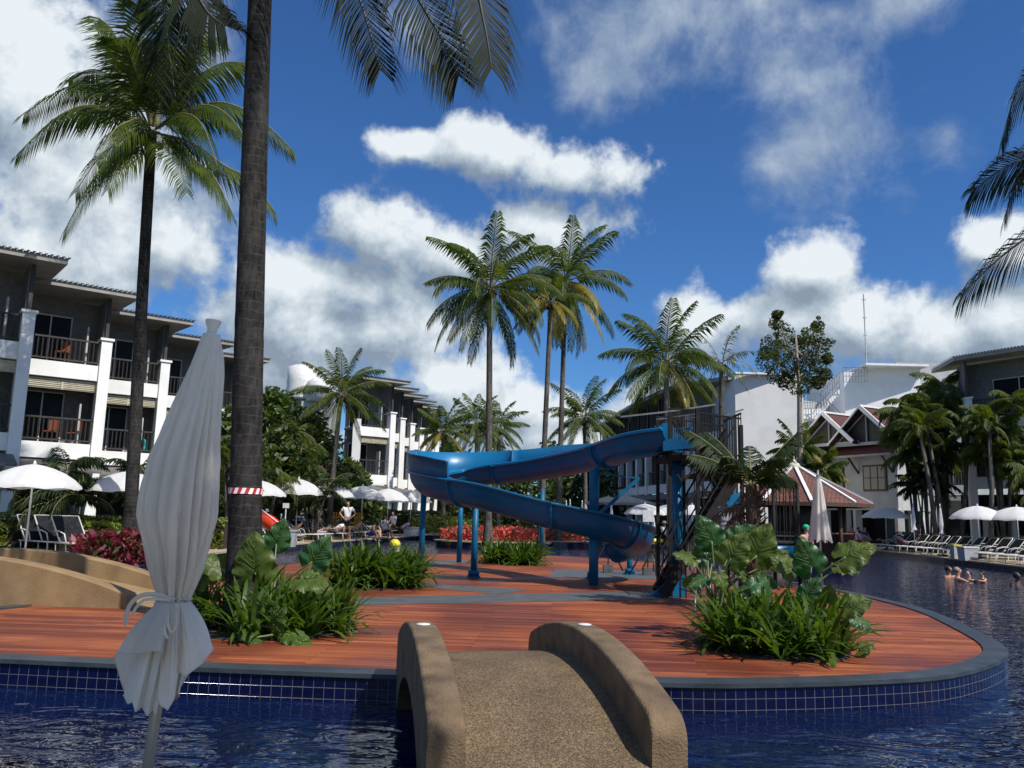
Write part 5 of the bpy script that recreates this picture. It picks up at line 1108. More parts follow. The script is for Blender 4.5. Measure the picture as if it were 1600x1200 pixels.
# ---------------- parasols ----------------
def make_open():
    T=thing('open_parasol','x','parasol'); n=8; m=MB(); prof=[(1.22,1.80),(1.2,1.86),(1.02,2.03),(.75,2.20),(.45,2.32),(.2,2.385),(.03,2.41)]; rows=[]
    for r_,z in prof:
        row=[]
        for j in range(n*4):
            a=2*PI*j/(n*4); k=abs(((j/4)%1)-.5)*2; rr=r_*(.955+.045*k**2); zz=z-(.035*(1-k)**1.5 if r_>.1 else 0)*r_; row.append(Vector((rr*math.cos(a),rr*math.sin(a),zz)))
        rows.append(row); m.v+=row
    q=n*4
    for i in range(len(prof)-1):
        for j in range(q): m.face((i*q+j,i*q+(j+1)%q,(i+1)*q+(j+1)%q,(i+1)*q+j),0,i>0)
    m.build('canopy','canvas_white',T)
    m=MB(); m.tube([(0,0,0),(0,0,2.44)],.024,10); m.build('pole','pole_white',T)
    m=MB(); m.lathe((0,0,2.40),[(.05,0),(.04,.05),(.015,.10),(.001,.12)],8); m.build('finial','pole_white',T)
    for j in range(n):
        a=2*PI*j/n; m=MB(); m.bar((.03*math.cos(a),.03*math.sin(a),2.34),(1.18*math.cos(a),1.18*math.sin(a),1.83),.014); m.build('rib','pole_white',T)
    m=MB(); m.lathe((0,0,0),[(.24,0),(.24,.07),(.06,.10),(.04,.22),(.026,.22)],16); m.build('base','pot_grey',T); return T
OP=Protos(make_open); GL='white parasols opened along the left terrace'; GR='white parasols opened along the right terrace'; GM='white parasols opened in front of the shaded wing'
def op(px,D,dia,lab,grp,zs=1.0,tilt=0):
    g=gx(px,D); s=dia/2.44; o=OP.put(tuple(g),px*.01,lab,grp,(s,s,zs)); o.rotation_euler[0]=tilt
op(38,22.3,2.4,'open white parasol at the left edge above the dark loungers',GL,1.02); op(190,26,2.4,'open white parasol partly hidden by the slim palm trunk',GL,1.03)
op(396,37,2.6,'open white parasol half hidden by the big taped trunk',GL,1.12)
for px,D,dia,lab in ((461,40,2.5,'first white parasol right of the big trunk, with a small sign on its pole'),(514,44,2.6,'second white parasol right of the big trunk, over the dark standing figure'),(563,48,2.6,'third white parasol right of the big trunk, right of the standing man'),(604,52,2.7,'fourth white parasol right of the big trunk, its right half in shade'),(640,57,2.8,'white parasol just left of the bend of the slide')): op(px,D,dia,lab,GL,1.20)
op(1008,46,2.3,'open white parasol above the low right end of the slide',GM,.92); op(1044,50,2.1,'open white parasol directly behind the steel posts',GM,.95); op(1082,49,2.1,'open white parasol seen through the stair tower',GM,.95)
op(1386,48,2.6,'open white parasol over the person in the straw hat',GR,1.0); op(1532,38.5,2.4,'open white parasol near the right edge above the dark loungers',GR,.98); op(1594,37.5,2.5,'open white parasol cut by the right edge of the photo',GR,.97)
def grey_par(px,D,lab):
    g=gx(px,D); T=thing('grey_parasol',lab,'parasol',tuple(g)); m=MB(); Z=Vector((0,0,1)); c=g+Z*2.75; r_=[g+Vector((a*1.5,b*1.5,2.3)) for a,b in ((-1,-1),(1,-1),(1,1),(-1,1))]
    for i in range(4): m.poly([r_[i],r_[(i+1)%4],c]); m.poly([r_[i],r_[i]-Z*.15,r_[(i+1)%4]-Z*.15,r_[(i+1)%4]])
    m.build('canopy','slate',T); m=MB(); m.tube([g,g+Z*2.8],.04,8); m.build('pole','dark_rail',T)
grey_par(950,52,'slate grey square parasol in front of the ground floor, left one'); grey_par(978,49,'slate grey square parasol in front of the ground floor, right one')
def closed(px,D,ztop,zbot,rw_,lab,group=None,tie=None,mt='canvas_white',seed=1,n=9):
    g=gx(px,D); T=thing('closed_parasol',lab,'parasol',tuple(g),group=group); m=MB(); NA=n*6; H_=ztop-zbot; NS=14; rng=random.Random(seed)
    for i in range(NS+1):
        t=i/NS; r_=rw_*(.12+.88*t**.85)
        if tie: 
            d=abs(t-tie); r_*= .45+.55*min(1,d*5)
        for j in range(NA):
            a=2*PI*j/NA; f=abs(math.sin(a*n/2+.4*t)); rr=r_*(1-.38*f**.7*min(1,t*3)); m.v.append(g+Vector((rr*math.cos(a),rr*math.sin(a),ztop-t*H_+(.09*f*rw_/.28 if i==NS else 0))))
    for i in range(NS):
        for j in range(NA): m.face((i*NA+j,i*NA+(j+1)%NA,(i+1)*NA+(j+1)%NA,(i+1)*NA+j),0,True)
    m.face(list(range(NA))); m.build('cloth',mt,T); m=MB(); m.tube([g,g+Vector((0,0,ztop+.1))],.022,8); m.build('pole','pole_white',T); m=MB(); m.lathe(tuple(g),[(.24,0),(.24,.08),(.04,.1),(.03,.2)],14); m.build('base','pot_grey',T); return T
gxx=gx(1284,18.2); closed(1284,18.2,2.45,.97,.29,'large pale closed parasol standing beyond the deck plants on the right',seed=2,mt='canvas_grey')
closed(1430,44,2.45,1.15,.18,'slim closed parasol behind the loungers, left one of the right bank',tie=.8); closed(1473,40,2.35,1.0,.17,'slim tied closed parasol at the pool edge by the lounger feet',tie=.86)
closed(955,43,2.2,1.0,.15,'single slim closed parasol above the lower run of the slide'); closed(909,47,2.25,1.1,.17,'left of the close pair of closed parasols behind the slide'); closed(914,46,2.3,1.1,.17,'right of the close pair of closed parasols behind the slide'); closed(890,47,2.3,1.2,.15,'closed parasol left of the close pair behind the slide'); closed(884,50,2.3,1.2,.14,'farthest closed parasol on the left, behind the slide')
closed(1021,47,1.6,.5,.2,'short closed parasol under the white sign panel',mt='canvas_inner')
# ---------------- loungers ----------------
def make_lounger(back=48):
    T=thing('sun_lounger','x','sun lounger'); Z=Vector((0,0,1)); h=.33; w_=.30; xb=-.25; L2=.80; ang=R(back); bt=Vector((xb-L2*math.cos(ang),0,h+L2*math.sin(ang)))
    m=MB(); m.poly([(xb,-w_,h),(.95,-w_,h+.01),(.95,w_,h+.01),(xb,w_,h)]); m.poly([(xb,-w_,h-.015),(xb,w_,h-.015),(.95,w_,h-.005),(.95,-w_,h-.005)]); m.build('seat_sling','sling',T)
    m=MB(); nrm=Vector((math.sin(ang),0,math.cos(ang)))*.015; q=[Vector((xb,-w_,h)),Vector((xb,w_,h)),Vector((bt.x,w_,bt.z)),Vector((bt.x,-w_,bt.z))]; m.poly([p+nrm for p in q]); m.poly([p-nrm for p in q][::-1]); m.build('back_sling','sling',T)
    m=MB()
    for s_ in (-1,1):
        m.tube([(xb-.3,s_*.32,h-.01),(1.0,s_*.32,h)],.018,6); m.tube([(xb,s_*.32,h),(bt.x,s_*.32,bt.z)],.018,6)
    m.tube([(1.0,-.32,h),(1.0,.32,h)],.018,6); m.tube([(bt.x,-.32,bt.z),(bt.x,.32,bt.z)],.018,6); m.build('frame','frame_pale',T)
    for x in (-.45,.85):
        m=MB(); m.tube([(x,-.32,h),(x+.05,-.32,.02),(x+.05,.32,.02),(x,.32,h)],.017,6); m.build('leg','frame_pale',T)
    for s_ in (-1,1):
        m=MB(); m.tube([(xb-.28,s_*.34,h+.25),(xb-.05,s_*.35,h+.26),(xb+.22,s_*.35,h+.2),(xb+.32,s_*.34,h)],.016,6); m.build('armrest','frame_pale',T)
    return T
LG=Protos(make_lounger)
ORD=['first','second','third','fourth','fifth','sixth','seventh','eighth','ninth','tenth','eleventh','twelfth','thirteenth','fourteenth','fifteenth','sixteenth']
labsL=['dark sun lounger at the left, back raised highest, beside the tan footbridge','second dark sun lounger at the left, between its two neighbours','third dark sun lounger at the left, nearest the maroon plants']
for i,(px,D) in enumerate(((66,24.3),(94,23.9),(122,23.3))):
    LG.put(tuple(gx(px,D)),-.62,labsL[i],'dark loungers by the tan footbridge',1.18)
GLL='sun loungers in the row on the far left terrace'; k=0
for i in range(12):
    t=i/11; x=-9.14+(-6.1+9.14)*t**.9-1.7; y=32.5+19*t; LG.put((x-.2*(i%2),y,.005),-.15+.1*math.sin(i*2),ORD[i]+' dark lounger from the left in the left terrace row facing the pool',GLL)
for i,(px,D) in enumerate(((432,42),(470,44),(505,47),(560,49),(610,53),(650,60))):
    LG.put(tuple(gx(px,D)),-.4,ORD[(432,470,505,560,610,650).index(px)]+' dark lounger from the big trunk, back row under the left parasols','sun loungers in the back row of the left terrace')
for px,D in ((352,31),): LG.put(tuple(gx(px,D)),-.6,'dark sun lounger seen between the closed umbrella and the big trunk')
for i in range(16):
    y=30.5+i*1.12; x=18.8+(y-31)*.09+1.25+.05*(i%3); 
    if y>37: x=19.42+(y-37.7)*.05+1.25
    LG.put((x,y,.005),PI+.1*math.sin(i*1.7),ORD[i]+' pale framed lounger from the right edge in the right poolside row','sun loungers in the front row of the right terrace')
for i in range(6): LG.put((23.3+.1*(i%2),33+i*1.9,.005),PI+.12*math.sin(i*2.3),ORD[i]+' lounger from the right edge in the shaded back row','sun loungers in the back row of the right terrace')
# ---------------- people ----------------
def skin_mesh(name,verts,edges,mt,parent,sub=2,root=0):
    me=bpy.data.meshes.new(name); me.from_pydata([v[0] for v in verts],edges,[]); ob=bpy.data.objects.new(name+'_tmp',me); COL.objects.link(ob)
    ms=ob.modifiers.new('s','SKIN'); ms.use_smooth_shade=True
    for i,v in enumerate(verts):
        sv=me.skin_vertices[0].data[i]; r_=v[1]; sv.radius=(r_,r_) if isinstance(r_,(int,float)) else r_; sv.use_root=(i==root)
    su=ob.modifiers.new('u','SUBSURF'); su.levels=sub; su.render_levels=sub
    dg=bpy.context.evaluated_depsgraph_get(); ev=ob.evaluated_get(dg); nm=bpy.data.meshes.new_from_object(ev); nm.name=name; nm.materials.clear(); nm.materials.append(MATS[mt])
    for p in nm.polygons: p.material_index=0; p.use_smooth=True
    bpy.data.objects.remove(ob,do_unlink=True); bpy.data.meshes.remove(me)
    o=bpy.data.objects.new(name,nm); COL.objects.link(o); o.parent=parent; return o
POSES={
 'stand':dict(pel=(0,0,.93),ch=(0,.01,1.30),nk=(0,0,1.47),hd=(0,-.02,1.62),tp=(0,0,1.70),sL=(.18,0,1.42),eL=(.25,.02,1.14),hL=(.24,-.10,.90),kL=(.10,-.03,.50),aL=(.11,.02,.08),tL=(.13,-.14,.03)),
 'hips':dict(pel=(0,0,.93),ch=(0,.01,1.30),nk=(0,0,1.47),hd=(0,-.02,1.62),tp=(0,0,1.70),sL=(.18,0,1.42),eL=(.36,.05,1.18),hL=(.20,-.10,1.02),kL=(.12,-.03,.50),aL=(.15,.02,.08),tL=(.18,-.14,.03)),
 'sit':dict(pel=(0,0,.42),ch=(0,.05,.80),nk=(0,.02,.97),hd=(0,-.02,1.12),tp=(0,0,1.20),sL=(.18,.04,.92),eL=(.24,-.05,.66),hL=(.18,-.28,.52),kL=(.13,-.42,.46),aL=(.13,-.46,.08),tL=(.14,-.62,.04)),
 'lean':dict(pel=(0,0,.38),ch=(0,-.22,.66),nk=(0,-.36,.76),hd=(0,-.48,.80),tp=(0,-.53,.86),sL=(.18,-.30,.74),eL=(.22,-.44,.50),hL=(.12,-.55,.28),kL=(.14,-.44,.44),aL=(.12,-.42,.04),tL=(.13,-.56,.0)),
 'recline':dict(pel=(0,0,.42),ch=(0,.36,.68),nk=(0,.50,.80),hd=(0,.57,.93),tp=(0,.60,1.01),sL=(.18,.45,.76),eL=(.26,.25,.56),hL=(.16,.02,.55),kL=(.10,-.42,.56),aL=(.10,-.80,.42),tL=(.11,-.85,.52)),
 'swim':dict(pel=(0,.05,-.55),ch=(0,0,-.10),nk=(0,0,.10),hd=(0,-.02,.25),tp=(0,0,.33),sL=(.19,0,.03),eL=(.34,-.20,-.06),hL=(.28,-.45,-.02),kL=(.10,.0,-.95),aL=(.10,.05,-1.3),tL=(.10,-.1,-1.33)),
}
def person(loc,rz,pose,label,skin='skin_light',top=None,bot='cloth_black',hair='hair_dark',hat=None,z=0,scale=1,mir=None,asym=None):
    P=dict(POSES[pose]); T=thing('person',label,'person',(loc[0],loc[1],z),rz)
    mirr=lambda v:(-v[0],v[1],v[2]); R_={k:mirr(P[k]) for k in ('sL','eL','hL','kL','aL','tL')}
    if asym: R_.update(asym)
    pel=Vector(P['pel']); ch=Vector(P['ch']); v=[]; e=[]
    def add(p,r_,par=None):
        v.append((Vector(p)*scale,(r_[0]*scale,r_[1]*scale) if isinstance(r_,tuple) else r_*scale)); i=len(v)-1
        if par is not None: e.append((par,i))
        return i
    p0=add(pel,(.15,.12)); p1=add(pel.lerp(ch,.45),(.13,.10),p0); p2=add(ch,(.155,.115),p1); nk=add(P['nk'],.055,p2); h0=add(Vector(P['nk']).lerp(Vector(P['hd']),.5),.062,nk); h1=add(P['hd'],(.085,.105),h0); h2=add(P['tp'],(.07,.085),h1)
    # nose and chin
    hd=Vector(P['hd']); 
    nose=add(hd+Vector((0,-.095,-.01)),.018,h1)
    for side,S in ((1,P),(-1,R_)):
        s0=add(S['sL'],.062,p2); el_=add(S['eL'],.043,s0); wr=add(Vector(S['eL']).lerp(Vector(S['hL']),.9),.028,el_); hn=add(Vector(S['hL']),(.036,.022),wr)
        d=(Vector(S['hL'])-Vector(S['eL'])).normalized(); sd=d.cross(Vector((0,0,1))); sd=sd.normalized() if sd.length>.1 else Vector((1,0,0))
        for k,(o_,l_) in enumerate(((-.030,.07),(-.010,.085),(.010,.08),(.028,.062))): add(Vector(S['hL'])+d*(.03+l_)+sd*o_,.009,hn)
        add(Vector(S['hL'])+d*.03+sd*-.055+Vector((0,0,.01)),.011,hn)
        hp=add(pel+Vector((side*.095,0,-.04)),.088,p0); kn=add(S['kL'],.058,hp); cf=add(Vector(S['kL']).lerp(Vector(S['aL']),.35),.052,kn); an=add(S['aL'],.036,cf); add(S['tL'],(.04,.025),an)
    skin_mesh('body',v,e,skin,T)
    def cloth_(name,chain,mt):
        vv=[];ee=[]
        def rec(node,par):
            p,r_,kids=node; vv.append((Vector(p)*scale,(r_[0]*scale,r_[1]*scale))); i=len(vv)-1
            if par is not None: ee.append((par,i))
            for k in kids: rec(k,i)
        rec(chain,None); skin_mesh(name,vv,ee,mt,T)
    if top:
        arms=[(S['sL'],(.080,.080),[(Vector(S['sL']).lerp(Vector(S['eL']),.6),(.066,.066),[])]) for S in (P,R_)]
        cloth_('shirt',(pel.lerp(ch,.05),(.175,.145),[(pel.lerp(ch,.5),(.160,.125),[(ch,(.175,.135),[(ch.lerp(Vector(P['nk']),.6),(.09,.08),[])]+arms)])]),top)
    if bot:
        legs=[(pel+Vector((s*.095,0,-.05)),(.108,.108),[((pel+Vector((s*.095,0,-.05))).lerp(Vector(S['kL']),.75),(.088,.088),[])]) for s,S in ((1,P),(-1,R_))]
        cloth_('shorts',(pel+Vector((0,0,.05)),(.165,.135),legs),bot)
    m=MB(); tp=Vector(P['tp'])*scale; hv=(Vector(P['tp'])-Vector(P['nk'])).normalized(); back=Vector((0,1,0))
    m.ellip(tp+back*.025*scale-hv*.05*scale,(.093*scale,.105*scale,.095*scale),12,8)
    m.build('hair',hair,T,world=False)
    if hat:
        m=MB(); c=tp+hv*.01
        m.lathe(c,[(.20,-.02),(.19,.0),(.105,.01),(.10,.10),(.05,.125),(.001,.13)],16) if hat!='cloth_green' else m.ellip(c-hv*.03,(.105,.12,.10),12,8)
        m.build('hat',hat,T,world=False)
    return T
def pp_(px,D): g=gx(px,D); return (g.x,g.y)
person(pp_(541,42.6),.1,'hips','standing person in white T-shirt and black shorts under the third parasol',top='cloth_white',scale=1.12)
person(pp_(510,45),2.8,'stand','dark clothed standing person seen from behind left of the one in white',top='cloth_black',bot='cloth_black',skin='skin_tan')
person(pp_(580,43.6),.9,'lean','person in blue bending forward on the pool edge',top=None,bot='cloth_blue',z=-.02)
person(pp_(600,47.5),2.6,'sit','person in white T-shirt sitting on a lounger, back to the pool',top='cloth_white',bot='cloth_navy')
person(pp_(451,38),-1.2,'recline','dark skinned person reclining on a lounger beside the big trunk',skin='skin_dark',bot='cloth_red')
person(pp_(520,42.5),-1.2,'recline','sunbather in white top reclining left of the pool edge sitter',skin='skin_light',top='cloth_white')
person(pp_(548,44.5),-1.1,'recline','sunbather with bare legs on a lounger below the standing person in white',skin='skin_light',bot='cloth_black')
person(pp_(613,51),-.6,'sit','bare shouldered person with white towel sitting under the fourth parasol',skin='skin_light',top='cloth_white',z=.25)
person(pp_(626,52),-1.1,'recline','reclining person in lilac just right of the fourth parasol pole',top='cloth_lilac',skin='skin_tan')
person(pp_(655,58),-1.1,'recline','reclining person in pink left of the leftmost slide post',top='cloth_pink',skin='skin_light')
person(pp_(672,62),-.4,'sit','small seated figure in teal far behind the leftmost slide post',top='cloth_teal')
person(pp_(338,29.5),0,'swim','dark haired swimmer between the closed umbrella and the big trunk',z=WATER_Z-.05)
def sw(px,py,rz,lab,**k):
    g=G(px,py,WATER_Z); person((g.x,g.y),rz,'swim',lab,z=WATER_Z+k.pop('dz',0),**k)
sw(1483,902,.4,'swimmer with dark wet hair, leftmost of the group in the pool',skin='skin_tan')
sw(1497,908,1.3,'pink shouldered swimmer in the middle of the group, arms forward',skin='skin_light',dz=.05,hair='hair_fair')
sw(1514,909,-.9,'swimmer in a dark cap and black top right of the pink shouldered one',skin='skin_light',top='cloth_black',hair='cloth_navy')
sw(1536,911,-1.4,'small child swimmer at the right end of the group',skin='skin_light',scale=.65,dz=.1)
sw(1590,914,.2,'swimmer with dark head at the right edge of the pool',skin='skin_dark',top='cloth_black')
g=gx(1261,27); person((g.x,g.y),.3,'stand','person in a bright green cap standing in the water beside the large closed parasol',skin='skin_light',hat='cloth_green',bot='cloth_pink',z=-.42)
person(pp_(1398,46),.2,'lean','person in a wide straw hat leaning forward on a lounger',hat='cloth_straw',top='cloth_teal',z=.05,skin='skin_light')
person(pp_(1362,49),1.2,'recline','person in lilac reclining left of the straw hat',top='cloth_lilac',skin='skin_tan')
person(pp_(1418,45),1.3,'recline','person in pale pink lying right of the straw hat',top='cloth_pink',skin='skin_light')
person(pp_(1343,50),.6,'sit','seated person in white and red left of the lilac one',top='cloth_white',bot='cloth_red')
person(pp_(1332,51),-.4,'sit','seated person in red near the pool bar roof corner',top='cloth_red')
person(pp_(1352,52),.2,'sit','person in navy seated in the shade of the villa arcade',top='cloth_navy')
person(pp_(1038,52),.5,'sit','seated person with pale hat behind the thin posts right of the slide end',top='cloth_white',hat='cloth_straw')
person(pp_(1436,47),.5,'stand','person in lilac standing behind the left slim closed parasol',top='cloth_lilac',bot='cloth_navy')
g=gx(975,43); person((g.x,g.y),.2,'stand','person in lime green standing above the low part of the slide',top='cloth_lime',z=-.45)
# ---------------- small things on the terraces ----------------
def yellow_chair(px,D,lab,rz):
    g=gx(px,D); T=thing('wooden_chair',lab,'chair',(g.x,g.y,0),0); m=MB(); X=Vector((math.cos(rz),math.sin(rz),0)); Y=Vector((-X.y,X.x,0)); Z=Vector((0,0,1)); A=(X,Y,Z)
    m.box(g+Z*.6,(.5,.45,.05),axes=A); m.build('seat','yellow_wood',T)
    m=MB(); 
    for i in range(4): m.box(g+Z*1.0+Y*.22+X*(i-1.5)*.14,(.07,.03,.75),axes=A)
    m.box(g+Z*1.1+Y*.24,(.55,.03,.07),axes=A); m.build('backrest','yellow_wood',T)
    for a in (-1,1):
        for b in (-1,1): m=MB(); m.bar(g+X*a*.22+Y*b*.2,g+X*a*.22+Y*b*.2+Z*.6,.05); m.build('leg','yellow_wood',T)
        m=MB(); m.bar(g+X*a*.27-Y*.25+Z*.82,g+X*a*.27+Y*.22+Z*.82,.06); m.build('armrest','yellow_wood',T)
yellow_chair(526,46.5,'yellow slatted wooden chair left of the standing person in white',.2); yellow_chair(556,46.5,'yellow slatted wooden chair right of the standing person in white',-.2)
def boxy(px,D,w_,d_,h,z0,lab,cat,name,mt,lid=None,rz=.1):
    g=gx(px,D); T=thing(name,lab,cat,(g.x,g.y,0)); A=(Vector((math.cos(rz),math.sin(rz),0)),Vector((-math.sin(rz),math.cos(rz),0)),Vector((0,0,1))); m=MB(); v=[]
    for z,s in ((z0,.9),(z0+h*.96,1.0)):
        for a,b in ((-1,-1),(1,-1),(1,1),(-1,1)): v.append(g+A[0]*a*w_/2*s+A[1]*b*d_/2*s+A[2]*z)
    m.v=v; 
    for f in ((3,2,1,0),(4,5,6,7),(0,1,5,4),(1,2,6,5),(2,3,7,6),(3,0,4,7)): m.face(f)
    m.build('body',mt,T); m=MB(); m.box(g+A[2]*(z0+h),(w_*1.08,d_*1.08,.06),axes=A); m.build('rim',lid or mt,T); return T
boxy(468,42,.55,.4,.75,.35,'blue towel bin with pale rim under the first parasol','bin','towel_bin','box_blue','pole_white')
boxy(447,33.2,.75,.6,.62,0,'low grey planter box at the pool edge next to the red float','planter','planter_box','box_grey')
boxy(500,41.5,.5,.4,.42,0,'small white side table among the left loungers','side table','side_table','pole_white'); boxy(646,54,1.3,.7,.5,0,'grey planter box left of the leftmost slide post','planter','planter_box','box_grey')
boxy(1513,35.6,.65,.5,.55,0,'pale side table with a folded towel on the right pool edge','side table','side_table','box_grey','pole_white'); boxy(1494,36.8,.35,.3,.6,0,'small stand with a yellow top at the right pool edge','stand','small_stand','box_grey','ball_yellow')
a=V(407,806,31); b=V(438,829,30); fl=thing('red_float','bright red-orange float leaning beside the big trunk','float',tuple(gx(420,30.5))); m=MB(); m.tube([a,a.lerp(b,.15),a.lerp(b,.5),a.lerp(b,.85),b],[.10,.22,.27,.22,.08],12); m.build('hull','plastic_red',fl)
m=MB(); m.tube([a.lerp(b,.1)+Vector((0,-.12,.26)),a.lerp(b,.9)+Vector((0,-.12,.24))],.02,5); m.build('strap','cloth_white',fl)
g=G(617,851,WATER_Z+.1); T=thing('beach_ball','yellow ball floating in the pool left of the slide posts','ball',tuple(g)); m=MB(); m.ellip(g,(.28,.28,.28),16,10); m.build('ball','ball_yellow',T); m=MB(); m.ellip(g+Vector((0,0,-.06)),(.286,.286,.04),16,6); m.build('stripe','box_blue',T)
def sign(px,py,D,w_,h,lab):
    c=V(px,py,D); T=thing('sign_panel',lab,'sign',(c.x,c.y,0)); m=MB(); m.box(c,(w_,.03,h)); m.build('panel','pole_white',T); m=MB(); m.bar((c.x,c.y+.03,0),(c.x,c.y+.03,c.z+h/2),.04); m.build('post','pole_white',T)
sign(1013,806,40,.52,.56,'blank white square panel above the right end of the slide'); sign(447,790,35,.26,.2,'small white notice on a thin pole near the big trunk')
for px,D,lab in ((1020,50,'yellow inflatable lying on the far terrace right of the slide end'),): 
    g=gx(px,D); T=thing('inflatable',lab,'inflatable',tuple(g)); m=MB(); m.tube([g+Vector((.5*math.cos(a*PI/8),.35*math.sin(a*PI/8),.15)) for a in range(16)],.14,8,closed=True); m.build('tube','ball_yellow',T)
# ---------------- flower islands ----------------
def flowerbed(cx,cy,rx,ry,h0,h1,lab,mt,n,seed,size=.13,wall=True,name='flower_bed'):
    rng=random.Random(seed); T=thing(name,lab,'flower bed',(cx,cy,0))
    if wall:
        m=MB(); m.prism([(cx+rx*1.08*math.cos(2*PI*i/32),cy+ry*1.15*math.sin(2*PI*i/32)) for i in range(32)],-1.3,h0-.06,mside=0,uvside=True); m.build('planter_wall','pool_tile',T)
        m=MB(); m.prism([(cx+rx*1.12*math.cos(2*PI*i/32),cy+ry*1.2*math.sin(2*PI*i/32)) for i in range(32)],h0-.06,h0); m.build('planter_rim','sandstone',T)
    m=MB()
    for _ in range(n):
        a=rng.uniform(0,2*PI); r_=math.sqrt(rng.random()); z=h0+(h1-h0)*rng.uniform(.05,1)*(1-.25*r_**3); c=Vector((cx+rx*r_*math.cos(a),cy+ry*r_*math.sin(a),z))
        d=Vector((rng.uniform(-1,1),rng.uniform(-1,1),rng.uniform(-.2,1.2))).normalized(); s_=d.cross(Vector((rng.uniform(-1,1),rng.uniform(-1,1),rng.uniform(-1,1)))).normalized(); sz=size*rng.uniform(.6,1.3); mi=0 if rng.random()<.78 else 1
        o=len(m.v); m.v+=[c-d*sz,c+s_*sz*.4,c+d*sz,c-s_*sz*.4]; m.face((o,o+1,o+2,o+3),mi)
    f=m.build('foliage',[mt,'bush_mid' if mt=='flower_red' else 'bush_leaf'],T); f['kind']='stuff'
c=gx(770,43.5); flowerbed(c.x,c.y,2.7,1.5,.12,.85,'large bed of salmon red flowers on a tiled island behind the slide',"flower_red",2600,1)
c=gx(862,47); flowerbed(c.x,c.y,1.9,1.2,.12,.75,'smaller bed of salmon red flowers right of the large one',"flower_red",1400,2)
c=gx(690,56); flowerbed(c.x,c.y,2.2,1.4,.1,1.3,'low mixed green planting bed left of the red flowers, beyond the left posts',"bush_bright",1500,3)
c=gx(184,20.6); flowerbed(c.x,c.y,1.1,1.0,.0,.85,'maroon leaved plants at the foot of the slim palm by the loungers',"leaf_maroon",1500,4,size=.12,wall=False)
# ---------------- deck plants ----------------
def lily_mesh(seed,n,L,w_):
    rng=random.Random(seed); m=MB()
    for i in range(n):
        a=rng.uniform(0,2*PI); el=rng.uniform(.75,1.5) if i>n*.35 else rng.uniform(.3,.9); l=L*rng.uniform(.7,1.12); p=Vector((math.cos(a)*.03,math.sin(a)*.03,0)); segs=7; dr=rng.uniform(.5,1.7)*(1.5-el*.5); sd=Vector((-math.sin(a),math.cos(a),0)); o=len(m.v); tw=rng.uniform(-.5,.5)
        for k in range(segs+1):
            t=k/segs; e_=el-dr*t**1.6; d=Vector((math.cos(a)*math.cos(e_),math.sin(a)*math.cos(e_),math.sin(e_)))
            wd=w_*(.45+1.2*t*(1-t)*1.6) if t<.9 else w_*.42; 
            if k==segs: wd=.002
            up=sd.cross(d); s2=(sd*math.cos(tw*t)+up*math.sin(tw*t))
            m.v+=[p-s2*wd*.5+up*wd*-.12,p+up*wd*.14*-1+Vector((0,0,0)),p+s2*wd*.5+up*wd*-.12]
            m.v[-2]=p+up*wd*.10*(-1 if True else 1)*-1*-1
            p=p+d*(l/segs)
        for k in range(segs): 
            b=o+k*3; m.face((b,b+1,b+4,b+3),0,True); m.face((b+1,b+2,b+5,b+4),0,True)
    return m
lil=[]
def lily(loc,rz,lab,grp,sc,k):
    if len(lil)<4:
        m=lily_mesh(50+len(lil),24,.95,.068); T=m.build('strap_leaf_lily','lily_leaf'); T['category']='plant'; lil.append(T); o=T
    else: o=lil[k%4].copy(); COL.objects.link(o)
    o.location=loc; o.rotation_euler=(0,0,rz); o.scale=(sc,sc,sc); o['label']=lab; o['group']=grp; return o
def lily_bed(c,rx,ry,n,lab,grp,seed,s0=.85,s1=1.1,rot=0):
    rng=random.Random(seed); bed(c.x,c.y,rx*1.02,ry*1.02,rot=rot); got=[]; tries=0
    while len(got)<n and tries<4000:
        tries+=1; a=rng.uniform(0,2*PI); r_=math.sqrt(rng.random()); x=rx*r_*math.cos(a)*.95; y=ry*r_*math.sin(a)*.95
        if any((x-u)**2+(y-v)**2<.018*rx*ry*30/n for u,v in got): continue
        got.append((x,y)); X=c.x+x*math.cos(rot)-y*math.sin(rot); Y=c.y+x*math.sin(rot)+y*math.cos(rot)
        lily((X,Y,.01),rng.uniform(0,6.28),lab,grp,rng.uniform(s0,s1)*(1.0-.15*r_),len(got)*3+int(rng.random()*4))
cR=Vector((3.02,9.72,0)); lily_bed(cR,.82,.95,42,'strap-leaved lily in the big clump at the right of the deck','lilies in the right deck clump',1,.62,.9)
cL=(lambda g:Vector((g.x,g.y,0)))(G(420,985)); cL=Vector((-2.85,10.15,0)); lily_bed(cL,1.0,.85,34,'strap-leaved lily around the foot of the big taped palm','lilies round the big palm',2,.7,.95)
g=G(575,917); lily_bed(Vector((g.x,g.y+.3,0)),.98,1.0,36,'strap-leaved lily in the clump between the big palm and the slide','lilies in the left middle clump',3,.85,1.1)
g=G(800,882); lily_bed(Vector((g.x,g.y+.3,0)),.88,.8,30,'strap-leaved lily in the clump under the slide','lilies in the clump under the slide',4,.8,1.0)
